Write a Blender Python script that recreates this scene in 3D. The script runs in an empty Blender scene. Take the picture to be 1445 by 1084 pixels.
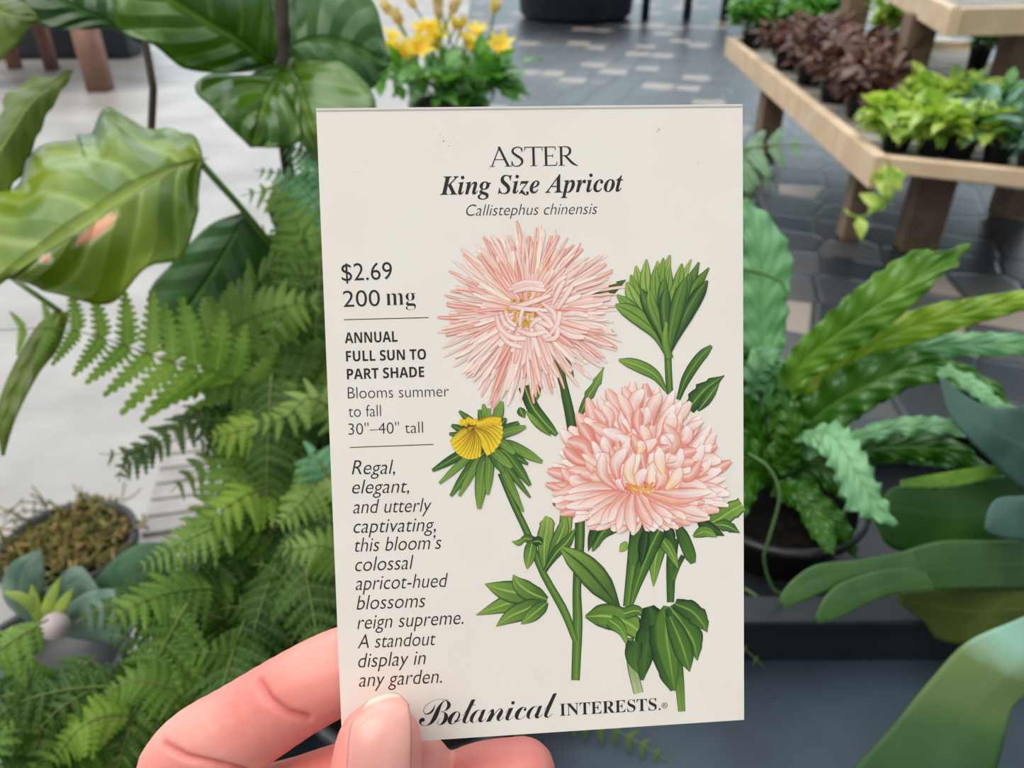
import bpy, math, random
from mathutils import Vector, Matrix
from mathutils.noise import noise as pnoise
S = bpy.context.scene
COL = S.collection
random.seed(7)
# ------------------------------------------------------------------ camera, sky, sun, exposure
FPX = 1091.0
PITCH = math.radians(32)
CAM = Vector((0, 0, 1.25))
FW = Vector((0, math.cos(PITCH), -math.sin(PITCH)))
UP = Vector((0, math.sin(PITCH), math.cos(PITCH)))
RT = Vector((1, 0, 0))
cd = bpy.data.cameras.new('camera'); cam = bpy.data.objects.new('camera', cd); COL.objects.link(cam)
cam.location = CAM; cam.rotation_euler = (math.radians(90) - PITCH, 0, 0)
cd.sensor_width = 36; cd.lens = FPX / 1445 * 36
cd.clip_start = 0.01; cd.clip_end = 200
cd.dof.use_dof = True; cd.dof.focus_distance = 0.153; cd.dof.aperture_fstop = 23.0
S.camera = cam
S.view_settings.view_transform = 'Standard'; S.view_settings.look = 'None'
S.view_settings.gamma = 1; S.view_settings.use_curve_mapping = False
S.view_settings.exposure = 0.36
W = bpy.data.worlds.new('greenhouse_daylight'); S.world = W; W.use_nodes = True
wn = W.node_tree.nodes; wl = W.node_tree.links
tc = wn.new('ShaderNodeTexCoord'); sx = wn.new('ShaderNodeSeparateXYZ'); rp = wn.new('ShaderNodeValToRGB')
wl.new(tc.outputs['Generated'], sx.inputs[0]); 
mr = wn.new('ShaderNodeMapRange'); mr.inputs[1].default_value = -1; mr.inputs[2].default_value = 1
wl.new(sx.outputs['Z'], mr.inputs[0]); wl.new(mr.outputs[0], rp.inputs[0])
e = rp.color_ramp.elements
e[0].position = 0.40; e[0].color = (0.10, 0.10, 0.09, 1)
e[1].position = 1.0; e[1].color = (1.30, 1.36, 1.40, 1)
k = e.new(0.50); k.color = (0.34, 0.42, 0.47, 1)
k = e.new(0.62); k.color = (0.58, 0.69, 0.76, 1)
# uneven sky: gain ahead adds sheen, noise patches added for blotchy reflections
nz = wn.new('ShaderNodeTexNoise'); nz.inputs['Scale'].default_value = 3.2; nz.inputs['Detail'].default_value = 1.5; wl.new(tc.outputs['Generated'], nz.inputs['Vector'])
m1 = wn.new('ShaderNodeMapRange'); m1.inputs[1].default_value = .40; m1.inputs[2].default_value = .60; m1.inputs[3].default_value = .35; m1.inputs[4].default_value = 1.45; wl.new(nz.outputs['Fac'], m1.inputs[0])
m2 = wn.new('ShaderNodeMapRange'); m2.inputs[1].default_value = -.2; m2.inputs[2].default_value = .9; m2.inputs[3].default_value = .62; m2.inputs[4].default_value = 1.9; wl.new(sx.outputs['Y'], m2.inputs[0])
m3 = wn.new('ShaderNodeMath'); m3.operation = 'MULTIPLY'; wl.new(m1.outputs[0], m3.inputs[0]); wl.new(m2.outputs[0], m3.inputs[1])
wl.new(m3.outputs[0], wn['Background'].inputs[1]); wl.new(rp.outputs[0], wn['Background'].inputs[0])
sd = bpy.data.lights.new('sun', 'SUN'); sun = bpy.data.objects.new('sun', sd); COL.objects.link(sun)
sd.energy = 1.5; sd.angle = math.radians(50); sd.color = (1.0, 0.95, 0.88)
sun.rotation_euler = Vector((0.50, 0.28, -0.85)).to_track_quat('-Z', 'Y').to_euler()

# ------------------------------------------------------------------ helpers
def ray(px, py): return FW + RT * ((px - 722.5) / FPX) - UP * ((py - 542) / FPX)
def P(px, py, d): return CAM + ray(px, py) * d
def G(px, py, z=0.0):
    r = ray(px, py); return CAM + r * ((z - CAM.z) / r.z)
def lin(c): return c / 12.92 if c <= .04045 else ((c + .055) / 1.055) ** 2.4
def rgb(r, g, b): return (lin(r / 255), lin(g / 255), lin(b / 255), 1)
def lerp(a, b, t): return a + (b - a) * t
def mixc(a, b, t): return tuple(lerp(a[i], b[i], t) for i in range(4))
def cr(pts, t):
    """Catmull-Rom through pts (Vectors or tuples), t in 0..1"""
    n = len(pts) - 1; x = min(max(t, 0), 1) * n; i = min(int(x), n - 1); f = x - i
    p1 = Vector(pts[i]); p2 = Vector(pts[i + 1])
    p0 = Vector(pts[i - 1]) if i > 0 else p1 * 2 - p2
    p3 = Vector(pts[i + 2]) if i + 2 <= n else p2 * 2 - p1
    return .5 * ((2 * p1) + (p2 - p0) * f + (2 * p0 - 5 * p1 + 4 * p2 - p3) * f * f + (3 * p1 - p0 - 3 * p2 + p3) * f ** 3)
def resamp(pts, n):
    """n points evenly spaced by length on the smooth curve"""
    q = [cr(pts, i / 60) for i in range(61)]
    L = [0]
    for i in range(60): L.append(L[-1] + (q[i + 1] - q[i]).length)
    out = []; j = 0
    for k in range(n):
        s = L[-1] * k / (n - 1)
        while j < 59 and L[j + 1] < s: j += 1
        dl = L[j + 1] - L[j]
        out.append(q[j].lerp(q[j + 1], (s - L[j]) / dl if dl > 0 else 0))
    return out
def li(vals, t):
    n = len(vals) - 1; x = min(max(t, 0), 1) * n; i = min(int(x), n - 1)
    return lerp(vals[i], vals[i + 1], x - i)
class MB:
    def __init__(s): s.v = []; s.f = []; s.c = []; s.uv = []; s.mi = []
    def add(s, v, f, c=None, uv=None, mi=0):
        o = len(s.v); s.v += [tuple(x) for x in v]; s.f += [tuple(i + o for i in q) for q in f]; s.mi += [mi] * len(f)
        s.c += list(c) if c else [(1, 1, 1, 1)] * len(v)
        s.uv += list(uv) if uv else [(0, 0)] * len(v)
    def grid(s, rows, c=None, uv=None, mi=0, closed=False):
        n = len(rows); m = len(rows[0]); v = [p for r in rows for p in r]; f = []
        for i in range(n - 1):
            for j in range(m if closed else m - 1):
                k = (j + 1) % m; f.append((i * m + j, i * m + k, (i + 1) * m + k, (i + 1) * m + j))
        s.add(v, f, c, uv, mi)
    def tube(s, pts, rad, seg=8, mi=0, caps=True, uvv=None):
        n = len(pts); pts = [Vector(p) for p in pts]; rows = []; prev = None
        for i in range(n):
            t = (pts[min(i + 1, n - 1)] - pts[max(i - 1, 0)]).normalized()
            if prev is None:
                a = Vector((0, 0, 1)) if abs(t.z) < .9 else Vector((1, 0, 0)); x = t.cross(a).normalized()
            else: x = (prev - t * prev.dot(t)).normalized()
            prev = x; y = t.cross(x); r = rad[i] if isinstance(rad, (list, tuple)) else rad
            rows.append([pts[i] + (x * math.cos(2 * math.pi * j / seg) + y * math.sin(2 * math.pi * j / seg)) * r for j in range(seg)])
        o = len(s.v); s.grid(rows, closed=True, mi=mi)
        if caps:
            s.f.append(tuple(o + j for j in range(seg))[::-1]); s.f.append(tuple(o + (n - 1) * seg + j for j in range(seg))); s.mi += [mi, mi]
    def lathe(s, prof, loc=(0, 0, 0), seg=32, mi=0):
        x0, y0, z0 = loc
        s.grid([[(x0 + r * math.cos(2 * math.pi * j / seg), y0 + r * math.sin(2 * math.pi * j / seg), z0 + z) for j in range(seg)] for r, z in prof], closed=True, mi=mi)
    def prism(s, poly, z0, z1, mi=0):
        n = len(poly); v = [(p[0], p[1], z0) for p in poly] + [(p[0], p[1], z1) for p in poly]
        f = [tuple(range(n))[::-1], tuple(range(n, 2 * n))] + [(i, (i + 1) % n, n + (i + 1) % n, n + i) for i in range(n)]
        s.add(v, f, mi=mi)
    def box(s, a, b, mi=0): s.prism([(a[0], a[1]), (b[0], a[1]), (b[0], b[1]), (a[0], b[1])], a[2], b[2], mi)
    def beam(s, a, b, w, z0, z1, mi=0):
        """upright-sided board from a to b (xy), thickness w to the right hand side"""
        a = Vector(a[:2]); b = Vector(b[:2]); d = (b - a).normalized(); n = Vector((d.y, -d.x)) * w
        s.prism([a, a + n, b + n, b], z0, z1, mi)
    def build(s, name, mats, parent=None, smooth=True, solid=0, bevel=0, sub=0):
        me = bpy.data.meshes.new(name); me.from_pydata(s.v, [], s.f)
        ca = me.color_attributes.new('col', 'FLOAT_COLOR', 'POINT')
        ca.data.foreach_set('color', [x for c in s.c[:len(s.v)] for x in c])
        ul = me.uv_layers.new(name='uv')
        ul.data.foreach_set('uv', [x for l in me.loops for x in s.uv[l.vertex_index]])
        for m in (mats if isinstance(mats, (list, tuple)) else [mats]): me.materials.append(m)
        me.polygons.foreach_set('material_index', s.mi)
        me.polygons.foreach_set('use_smooth', [smooth] * len(s.f))
        me.update()
        o = bpy.data.objects.new(name, me); COL.objects.link(o)
        if parent:
            o.parent = parent; o.matrix_parent_inverse = Matrix.Translation(-parent.location)
        if bevel:
            m = o.modifiers.new('bevel', 'BEVEL'); m.width = bevel; m.segments = 2; m.limit_method = 'ANGLE'
        if sub:
            m = o.modifiers.new('sub', 'SUBSURF'); m.levels = sub; m.render_levels = sub
        if solid:
            m = o.modifiers.new('thick', 'SOLIDIFY'); m.thickness = solid; m.offset = 0
        return o
def tag(o, label, cat, group=None, kind=None):
    o['label'] = label; o['category'] = cat
    if group: o['group'] = group
    if kind: o['kind'] = kind
    return o
def thing(name, label, cat, loc=(0, 0, 0), group=None):
    o = bpy.data.objects.new(name, None); COL.objects.link(o); o.location = loc; o.empty_display_size = .05
    return tag(o, label, cat, group)
def struct(o): o['kind'] = 'structure'; return o

# ------------------------------------------------------------------ materials
def mat(name, c=(.5, .5, .5, 1), rough=.5, spec=.5, metal=0, c2=None, nscale=20, bump=0, bscale=None, attr=None, sss=0, dist=.002):
    m = bpy.data.materials.new(name); m.use_nodes = True; nt = m.node_tree; b = nt.nodes['Principled BSDF']
    b.inputs['Base Color'].default_value = c; b.inputs['Roughness'].default_value = rough
    b.inputs['Specular IOR Level'].default_value = spec; b.inputs['Metallic'].default_value = metal
    tc = nt.nodes.new('ShaderNodeTexCoord')
    if c2:
        n = nt.nodes.new('ShaderNodeTexNoise'); n.inputs['Scale'].default_value = nscale; n.inputs['Detail'].default_value = 4
        r = nt.nodes.new('ShaderNodeValToRGB'); r.color_ramp.elements[0].position = .35; r.color_ramp.elements[1].position = .68
        r.color_ramp.elements[0].color = c; r.color_ramp.elements[1].color = c2
        nt.links.new(tc.outputs['Object'], n.inputs['Vector']); nt.links.new(n.outputs['Fac'], r.inputs[0]); nt.links.new(r.outputs[0], b.inputs['Base Color'])
    if attr:
        a = nt.nodes.new('ShaderNodeAttribute'); a.attribute_name = attr; nt.links.new(a.outputs['Color'], b.inputs['Base Color'])
    if bump:
        n = nt.nodes.new('ShaderNodeTexNoise'); n.inputs['Scale'].default_value = bscale or nscale; n.inputs['Detail'].default_value = 5
        bp = nt.nodes.new('ShaderNodeBump'); bp.inputs['Strength'].default_value = bump; bp.inputs['Distance'].default_value = dist
        nt.links.new(tc.outputs['Object'], n.inputs['Vector']); nt.links.new(n.outputs['Fac'], bp.inputs['Height']); nt.links.new(bp.outputs[0], b.inputs['Normal'])
    if sss:
        b.inputs['Subsurface Weight'].default_value = sss; b.inputs['Subsurface Radius'].default_value = (1, .35, .2); b.inputs['Subsurface Scale'].default_value = .004
    return m
def leaf_mat(name, c, c2, rib=None, freq=9, slant=1.2, vein=.35, trans=.3, rough=.35, spec=.5, nscale=30, bump=.4, tip=None, spot=False, bands=None, bdist=.002):
    """leaf: mottled green, paler midrib and side veins by the leaf's own uv, some light passing through"""
    m = bpy.data.materials.new(name); m.use_nodes = True; nt = m.node_tree; N = nt.nodes.new; L = nt.links.new
    b = nt.nodes['Principled BSDF']; b.inputs['Roughness'].default_value = rough; b.inputs['Specular IOR Level'].default_value = spec
    rib = rib or mixc(c2, (.7, .8, .4, 1), .3)
    tc = N('ShaderNodeTexCoord'); uv = N('ShaderNodeUVMap'); uv.uv_map = 'uv'; sp = N('ShaderNodeSeparateXYZ'); L(uv.outputs[0], sp.inputs[0])
    def M(op, a, bb=None, cc=None):
        n = N('ShaderNodeMath'); n.operation = op
        for i, x in enumerate((a, bb, cc)):
            if x is None: continue
            if isinstance(x, (int, float)): n.inputs[i].default_value = x
            else: L(x, n.inputs[i])
        return n.outputs[0]
    u, v = sp.outputs[0], sp.outputs[1]
    av = M('ABSOLUTE', M('MULTIPLY_ADD', v, 2, -1))
    ph = M('MULTIPLY', M('SUBTRACT', u, M('MULTIPLY', av, slant / freq)), freq)
    tri = M('ABSOLUTE', M('SUBTRACT', M('FRACT', ph), .5))            # 0 on a vein
    ve = M('MULTIPLY', M('SUBTRACT', 1, M('MINIMUM', M('MULTIPLY', tri, 7), 1)), M('SUBTRACT', 1, M('MULTIPLY', av, .7)))
    mid = M('SUBTRACT', 1, M('MINIMUM', M('MULTIPLY', av, 11), 1))
    f = M('MAXIMUM', M('MULTIPLY', ve, vein), M('MULTIPLY', mid, .8))
    n = N('ShaderNodeTexNoise'); n.inputs['Scale'].default_value = nscale; n.inputs['Detail'].default_value = 3; L(tc.outputs['Object'], n.inputs['Vector'])
    r = N('ShaderNodeValToRGB'); r.color_ramp.elements[0].position = .33; r.color_ramp.elements[1].position = .67
    r.color_ramp.elements[0].color = c; r.color_ramp.elements[1].color = c2; L(n.outputs['Fac'], r.inputs[0])
    x = N('ShaderNodeMix'); x.data_type = 'RGBA'; L(f, x.inputs[0]); L(r.outputs[0], x.inputs[6]); x.inputs[7].default_value = rib
    out = x.outputs[2]
    if bands:
        rb = N('ShaderNodeValToRGB'); E_ = rb.color_ramp.elements; E_[0].position = bands[0][0]; E_[0].color = bands[0][1]; E_[1].position = bands[-1][0]; E_[1].color = bands[-1][1]
        for p_, c_ in bands[1:-1]: E_.new(p_).color = c_
        w_ = M('ADD', u, M('MULTIPLY', M('SUBTRACT', n.outputs['Fac'], .5), .16)); L(w_, rb.inputs[0])
        xb = N('ShaderNodeMix'); xb.data_type = 'RGBA'; xb.inputs[0].default_value = .85; L(out, xb.inputs[6]); L(rb.outputs[0], xb.inputs[7]); out = xb.outputs[2]
    if tip:
        x2 = N('ShaderNodeMix'); x2.data_type = 'RGBA'; L(M('POWER', u, 2.2), x2.inputs[0]); L(out, x2.inputs[6]); x2.inputs[7].default_value = tip; out = x2.outputs[2]
    if spot:
        a = N('ShaderNodeAttribute'); a.attribute_name = 'col'
        x3 = N('ShaderNodeMix'); x3.data_type = 'RGBA'; x3.blend_type = 'MIX'; L(M('SUBTRACT', 1, a.outputs['Alpha']), x3.inputs[0]); L(out, x3.inputs[6]); L(a.outputs['Color'], x3.inputs[7]); out = x3.outputs[2]
    L(out, b.inputs['Base Color'])
    bp = N('ShaderNodeBump'); bp.inputs['Strength'].default_value = bump; bp.inputs['Distance'].default_value = bdist
    h = M('SUBTRACT', M('MULTIPLY', tri, 1.2), M('MULTIPLY', mid, .8)); L(h, bp.inputs['Height']); L(bp.outputs[0], b.inputs['Normal'])
    t = N('ShaderNodeBsdfTranslucent'); g = N('ShaderNodeMix'); g.data_type = 'RGBA'; g.blend_type = 'MULTIPLY'; g.inputs[0].default_value = 1
    L(out, g.inputs[6]); g.inputs[7].default_value = (1.5, 1.6, .7, 1); L(g.outputs[2], t.inputs[0])
    ms = N('ShaderNodeMixShader'); ms.inputs[0].default_value = trans
    L(b.outputs[0], ms.inputs[1]); L(t.outputs[0], ms.inputs[2]); L(ms.outputs[0], nt.nodes['Material Output'].inputs[0])
    return m
# ------------------------------------------------------------------ the setting: floor
def floor_mat_concrete():
    return mat('concrete', rgb(146, 139, 133), .42, .45, c2=rgb(174, 168, 163), nscale=2.3, bump=.15, bscale=40, dist=.004)
def floor_mat_pavers():
    m = bpy.data.materials.new('dark_pavers'); m.use_nodes = True; nt = m.node_tree; N = nt.nodes.new; L = nt.links.new
    b = nt.nodes['Principled BSDF']; b.inputs['Roughness'].default_value = .33; b.inputs['Specular IOR Level'].default_value = .38
    tc = N('ShaderNodeTexCoord'); mp = N('ShaderNodeMapping'); mp.inputs['Scale'].default_value = (3.1, 3.1, 1); mp.inputs['Rotation'].default_value = (0, 0, .35)
    L(tc.outputs['Object'], mp.inputs[0])
    v = N('ShaderNodeTexVoronoi'); v.inputs['Scale'].default_value = 1.35; v.inputs['Randomness'].default_value = .35; L(mp.outputs[0], v.inputs['Vector'])
    s = N('ShaderNodeSeparateColor'); L(v.outputs['Color'], s.inputs[0])
    r = N('ShaderNodeValToRGB'); r.color_ramp.interpolation = 'CONSTANT'; E = r.color_ramp.elements
    E[0].color = rgb(44, 48, 53); E[0].position = 0; E[1].position = .86; E[1].color = rgb(142, 130, 120)
    for p, c in ((.3, rgb(54, 58, 62)), (.5, rgb(38, 43, 48)), (.66, rgb(74, 74, 74)), (.78, rgb(48, 53, 58))):
        k = E.new(p); k.color = c
    L(s.outputs[0], r.inputs[0])
    v2 = N('ShaderNodeTexVoronoi'); v2.feature = 'DISTANCE_TO_EDGE'; v2.inputs['Scale'].default_value = 1.35; v2.inputs['Randomness'].default_value = .35; L(mp.outputs[0], v2.inputs['Vector'])
    r2 = N('ShaderNodeValToRGB'); r2.color_ramp.elements[0].position = .02; r2.color_ramp.elements[1].position = .07; L(v2.outputs['Distance'], r2.inputs[0])
    x = N('ShaderNodeMix'); x.data_type = 'RGBA'; L(r2.outputs[0], x.inputs[0]); x.inputs[6].default_value = rgb(44, 47, 50); L(r.outputs[0], x.inputs[7])
    L(x.outputs[2], b.inputs['Base Color'])
    n = N('ShaderNodeTexNoise'); n.inputs['Scale'].default_value = 6; L(tc.outputs['Object'], n.inputs['Vector'])
    bp = N('ShaderNodeBump'); bp.inputs['Strength'].default_value = .3; bp.inputs['Distance'].default_value = .01
    L(r2.outputs[0], bp.inputs['Height']); L(bp.outputs[0], b.inputs['Normal'])
    return m
bx0, bx1 = -1.05, -0.55      # where concrete meets the pavers, far end / near end
m_ = MB(); m_.add([(-12, -3, 0), (bx1 + .45, -3, 0), (-1.0, 24, 0), (-12, 24, 0)], [(0, 1, 2, 3)])
struct(m_.build('floor', floor_mat_concrete(), smooth=False))
m_ = MB(); m_.add([(bx1 + .45, -3, 0), (14, -3, 0), (14, 24, 0), (-1.0, 24, 0)], [(0, 1, 2, 3)])
struct(m_.build('floor', floor_mat_pavers(), smooth=False))
# strip of grey border bricks set in the concrete
brick_m = mat('border_brick', rgb(150, 142, 138), .7, .3, c2=rgb(172, 165, 160), nscale=12, bump=.3)
m_ = MB(); a = G(200, 760); b_ = G(250, 575); dv = (b_ - a); n_ = 9
for i in range(n_):
    p = a + dv * (i + .06) / n_; q = a + dv * (i + .92) / n_
    m_.beam((p.x, p.y), (q.x, q.y), .13, .0, .012); m_.beam((p.x - .135, p.y), (q.x - .135, q.y), -.0, .0, .012) if False else None
struct(m_.build('trim_1', brick_m, smooth=False, bevel=.003))

# ------------------------------------------------------------------ far background
M_dark = mat('dark_plastic', rgb(38, 44, 54), .45, .5, c2=rgb(48, 55, 66), nscale=8)
M_black = mat('black_plastic', rgb(24, 25, 27), .4, .5, c2=rgb(34, 35, 37), nscale=30)
M_soil = mat('soil', rgb(46, 36, 28), .95, .2, c2=rgb(74, 58, 44), nscale=90, bump=.8, dist=.006)
M_wood = mat('pale_timber', rgb(216, 190, 160), .6, .3, c2=rgb(202, 170, 136), nscale=7, bump=.15)
M_wood_end = mat('timber_end_grain', rgb(205, 158, 108), .7, .3, c2=rgb(180, 132, 88), nscale=20)
M_wood_old = mat('weathered_timber', rgb(134, 112, 94), .75, .2, c2=rgb(110, 90, 74), nscale=9, bump=.2)
M_slat = mat('grey_slats', rgb(160, 155, 146), .75, .2, c2=rgb(140, 134, 126), nscale=9)
M_terra = mat('reddish_timber', rgb(158, 120, 102), .7, .3, c2=rgb(132, 100, 86), nscale=10)

c = Vector((.80, 10.75, 0)); t = thing('round_planter', 'big round dark planter tub on the far grey paving', 'planter', c)
m_ = MB(); m_.lathe([(0, 0), (.62, 0), (.70, .06), (.74, .5), (.78, .52), (.78, .58), (.72, .58), (.70, .5), (0, .5)], c, 40); m_.build('tub', M_dark, t)
m_ = MB(); m_.lathe([(0, .51), (.69, .51), (.70, .5)], c, 40); m_.build('soil', M_soil, t)
c = Vector((2.35, 11.0, 0)); t = thing('metal_table', 'dark metal table with slim legs behind the round dark planter', 'table', c)
m_ = MB(); m_.box((1.55, 10.5, .72), (3.3, 11.6, .76)); m_.build('table_top', M_dark, t)
for (x, y) in ((1.66, 10.62), (2.18, 10.62), (2.62, 10.50), (3.2, 11.5)):
    m_ = MB(); m_.box((x - .045, y - .045, 0), (x + .045, y + .045, .72)); m_.build('leg', M_dark, t)
# left: wooden bench legs, dark trough
l1 = G(143, 128); l2 = G(66, 98)
t = thing('wooden_bench', 'reddish wooden bench with slim legs on the far pale concrete', 'bench', (l1.x, l1.y, 0))
m_ = MB(); m_.box((l2.x - .6, l1.y - .1, .62), (l1.x + .12, l2.y + .2, .68)); m_.build('seat', M_terra, t, bevel=.01)
for (x, y, w) in ((l1.x, l1.y, .075), (l2.x + .05, l2.y, .045), (l2.x - .3, l2.y + .05, .045), (l2.x - .3, l1.y, .07)):
    m_ = MB(); m_.box((x - w, y - w, 0), (x + w, y + w, .62)); m_.build('leg', M_terra, t)
a = G(10, 84); b_ = G(190, 82)
t = thing('trough_planter', 'long low dark trough standing behind the wooden bench', 'planter', ((a.x + b_.x) / 2, a.y, 0))
m_ = MB(); m_.box((a.x - 1, a.y, 0.02), (b_.x, a.y + .5, .34)); m_.build('body', M_dark, t, bevel=.02)
m_ = MB(); m_.box((a.x - 1.03, a.y - .03, .34), (b_.x + .03, a.y + .53, .40)); m_.build('rim', M_black, t, bevel=.01)

# ------------------------------------------------------------------ tiered bench on the right
A = Vector((1.26, 2.69)); B = Vector((1.40, 5.47)); C2 = Vector((2.30, 2.25)); D = Vector((2.9, 5.3))
t = thing('tiered_plant_bench', 'pale timber tiered bench carrying rows of small potted plants', 'bench', (1.7, 3.08, 0))
m_ = MB(); m_.beam(B, A, -.045, .385, .5); m_.build('side_board', M_wood, t, smooth=False, bevel=.004)
m_ = MB(); m_.beam(A + Vector((.05, .02)), C2 + Vector((0, .05)), -.045, .435, .49); o = m_.build('front_board', M_wood, t, smooth=False, bevel=.004)
m_ = MB(); m_.beam(D, B, -.045, .385, .5); m_.build('rear_board', M_wood, t, smooth=False, bevel=.004)
m_ = MB(); m_.beam(C2.lerp(A, .42), C2 + Vector((.8, -.35)), -.05, .38, .47); m_.build('front_board', M_wood, t, smooth=False, bevel=.004)
m_ = MB()
for i in range(16):
    f0 = (i + .08) / 16; f1 = (i + .9) / 16
    p0 = A.lerp(B, f0) + Vector((.05, .03)); p1 = C2.lerp(D, f0); q0 = A.lerp(B, f1) + Vector((.05, .03)); q1 = C2.lerp(D, f1)
    m_.prism([p0, p1, q1, q0], .43, .455)
m_.build('shelf_slats', M_slat, t, smooth=False)
def post(px, py, w, z0, z1, m=M_wood_old, off=(0, 0), w2=None):
    g = G(px, py, z0); w2 = w2 or w; x = g.x + off[0]; y = g.y + off[1]
    mb = MB(); mb.box((x - w / 2, y - w2 / 2, z0), (x + w / 2, y + w2 / 2, z1)); return mb.build('post', m, t, smooth=False, bevel=.006)
post(1290, 350, .15, 0, .43, w2=.10)
post(1196, 335, .08, 0, .43)
post(1078, 212, .12, 0, .43)
post(1425, 300, .14, 0, .43)
post(1272, 137, .13, .455, .82, w2=.10)
post(1192, 78, .13, .455, .80)
post(1412, 150, .13, .455, .82)
E1 = Vector((1.69, 3.28)); _a = G(1342, 47, .80); _b = G(1262, 0, .80); E2 = E1 + Vector((_b - _a)[:2]).normalized() * 1.6; E3 = Vector((2.75, 3.42)); E4 = Vector((2.75, 4.85))
m_ = MB(); m_.beam(E2, E1, -.045, .80, .9); m_.build('side_board', M_wood, t, smooth=False, bevel=.004)
m_ = MB(); m_.beam(E1, E3, -.045, .80, .9); m_.build('front_board', M_wood, t, smooth=False, bevel=.004)
m_ = MB()
for i in range(9):
    f0 = (i + .06) / 9; f1 = (i + .92) / 9
    m_.prism([E1.lerp(E2, f0) + Vector((.05, .05)), E3.lerp(E4, f0), E3.lerp(E4, f1), E1.lerp(E2, f1) + Vector((.05, .05))], .84, .865)
m_.build('shelf_slats', M_slat, t, smooth=False)

# ------------------------------------------------------------------ small potted plants
def blade(mb, p, d, n, L, w, bend=.3, mi=0, seg=3, shape='oval'):
    """a small leaf from p along d, n its face normal"""
    d = d.normalized(); s = d.cross(n).normalized(); n = s.cross(d).normalized(); rows = []; uv = []
    for i in range(seg + 1):
        u = i / seg; k = math.sin(math.pi * (.06 + .94 * u ** .8)) if shape == 'oval' else (1 - u) ** .7
        c = p + d * (L * u) - n * (bend * L * u * u)
        h = w * .5 * max(k, .03)
        rows.append([c - s * h + n * (h * .3), c, c + s * h + n * (h * .3)]); uv += [(u, 0), (u, .5), (u, 1)]
    mb.grid(rows, uv=uv, mi=mi)
def rdir(up=.3):
    while 1:
        v = Vector((random.uniform(-1, 1), random.uniform(-1, 1), random.uniform(-.5 + up, 1)))
        if .1 < v.length < 1: return v.normalized()
def pot(mb, c, r, h, seg=20):
    mb.lathe([(0, 0), (r * .78, 0), (r * .98, h * .86), (r * 1.06, h * .86), (r * 1.08, h), (r * .98, h), (r * .95, h * .88), (0, h * .88)], c, seg)
def potted(name, label, cat, c, r, h, mats, n, size, spread=1.3, hgt=1.6, group=None, narrow=.5, upr=.3, pm=None, soil=True, droop=.3, edge=0):
    c = Vector(c); t = thing(name, label, cat, c, group)
    mb = MB(); pot(mb, c, r, h); mb.build('pot', pm or M_black, t)
    mb = MB(); mb.lathe([(0, h * .9), (r * .95, h * .89)], c, 16); mb.build('soil', M_soil, t)
    fo = MB(); st = MB(); ns = max(4, n // 8)
    for i in range(ns):
        a = random.uniform(0, 6.28); q = random.random() ** .5
        base = c + Vector((math.cos(a) * r * .5 * q, math.sin(a) * r * .5 * q, h * .9))
        top = c + Vector((math.cos(a) * r * spread * q, math.sin(a) * r * spread * q, h + r * hgt * random.uniform(.55, 1) * (1 - .3 * q)))
        st.tube([base, base.lerp(top, .5) + Vector((0, 0, r * .15)), top], [.0025, .002, .0015], 5)
        for j in range(n // ns):
            f = random.uniform(.35, 1.05); p = base.lerp(top, f) + Vector((random.uniform(-1, 1), random.uniform(-1, 1), random.uniform(-.5, .8))) * r * .28
            d = (Vector((math.cos(a), math.sin(a), .2)) * q + rdir(upr)).normalized()
            L = size * random.uniform(.65, 1.15)
            blade(fo, p, d, (Vector((0, 0, 1)) + rdir() * .5).normalized(), L, L * narrow, droop, mi=random.randrange(len(mats)))
    st.build('stems', mats[0], t); fo.build('foliage', mats, t)
    return t
F_green = leaf_mat('bright_green_foliage', rgb(58, 118, 36), rgb(104, 164, 64), vein=.1, rough=.45)
F_green2 = leaf_mat('mid_green_foliage', rgb(64, 122, 52), rgb(116, 168, 92), vein=.1, rough=.4)
F_lime = leaf_mat('lime_foliage', rgb(150, 180, 60), rgb(205, 220, 120), vein=.1, rough=.4, trans=.25)
F_lime2 = leaf_mat('green_lime_foliage', rgb(110, 155, 50), rgb(170, 195, 90), vein=.1, rough=.4, trans=.25)
F_maroon = leaf_mat('maroon_foliage', rgb(74, 44, 38), rgb(124, 78, 70), rib=rgb(150, 90, 90), vein=.1, trans=.1, rough=.5)
F_maroon2 = leaf_mat('brown_foliage', rgb(80, 56, 46), rgb(126, 100, 84), rib=rgb(120, 90, 80), vein=.1, trans=.1, rough=.5)
F_blue = leaf_mat('blue_green_foliage', rgb(66, 110, 92), rgb(130, 170, 150), vein=.1, rough=.4, trans=.12)
F_yel = leaf_mat('yellow_petal', rgb(235, 200, 50), rgb(250, 230, 110), rib=rgb(240, 180, 60), vein=.1, trans=.3, rough=.5)
F_cream = leaf_mat('pale_bract', rgb(210, 180, 140), rgb(236, 222, 180), rib=rgb(210, 170, 120), vein=.1, trans=.25, rough=.5)

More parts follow.
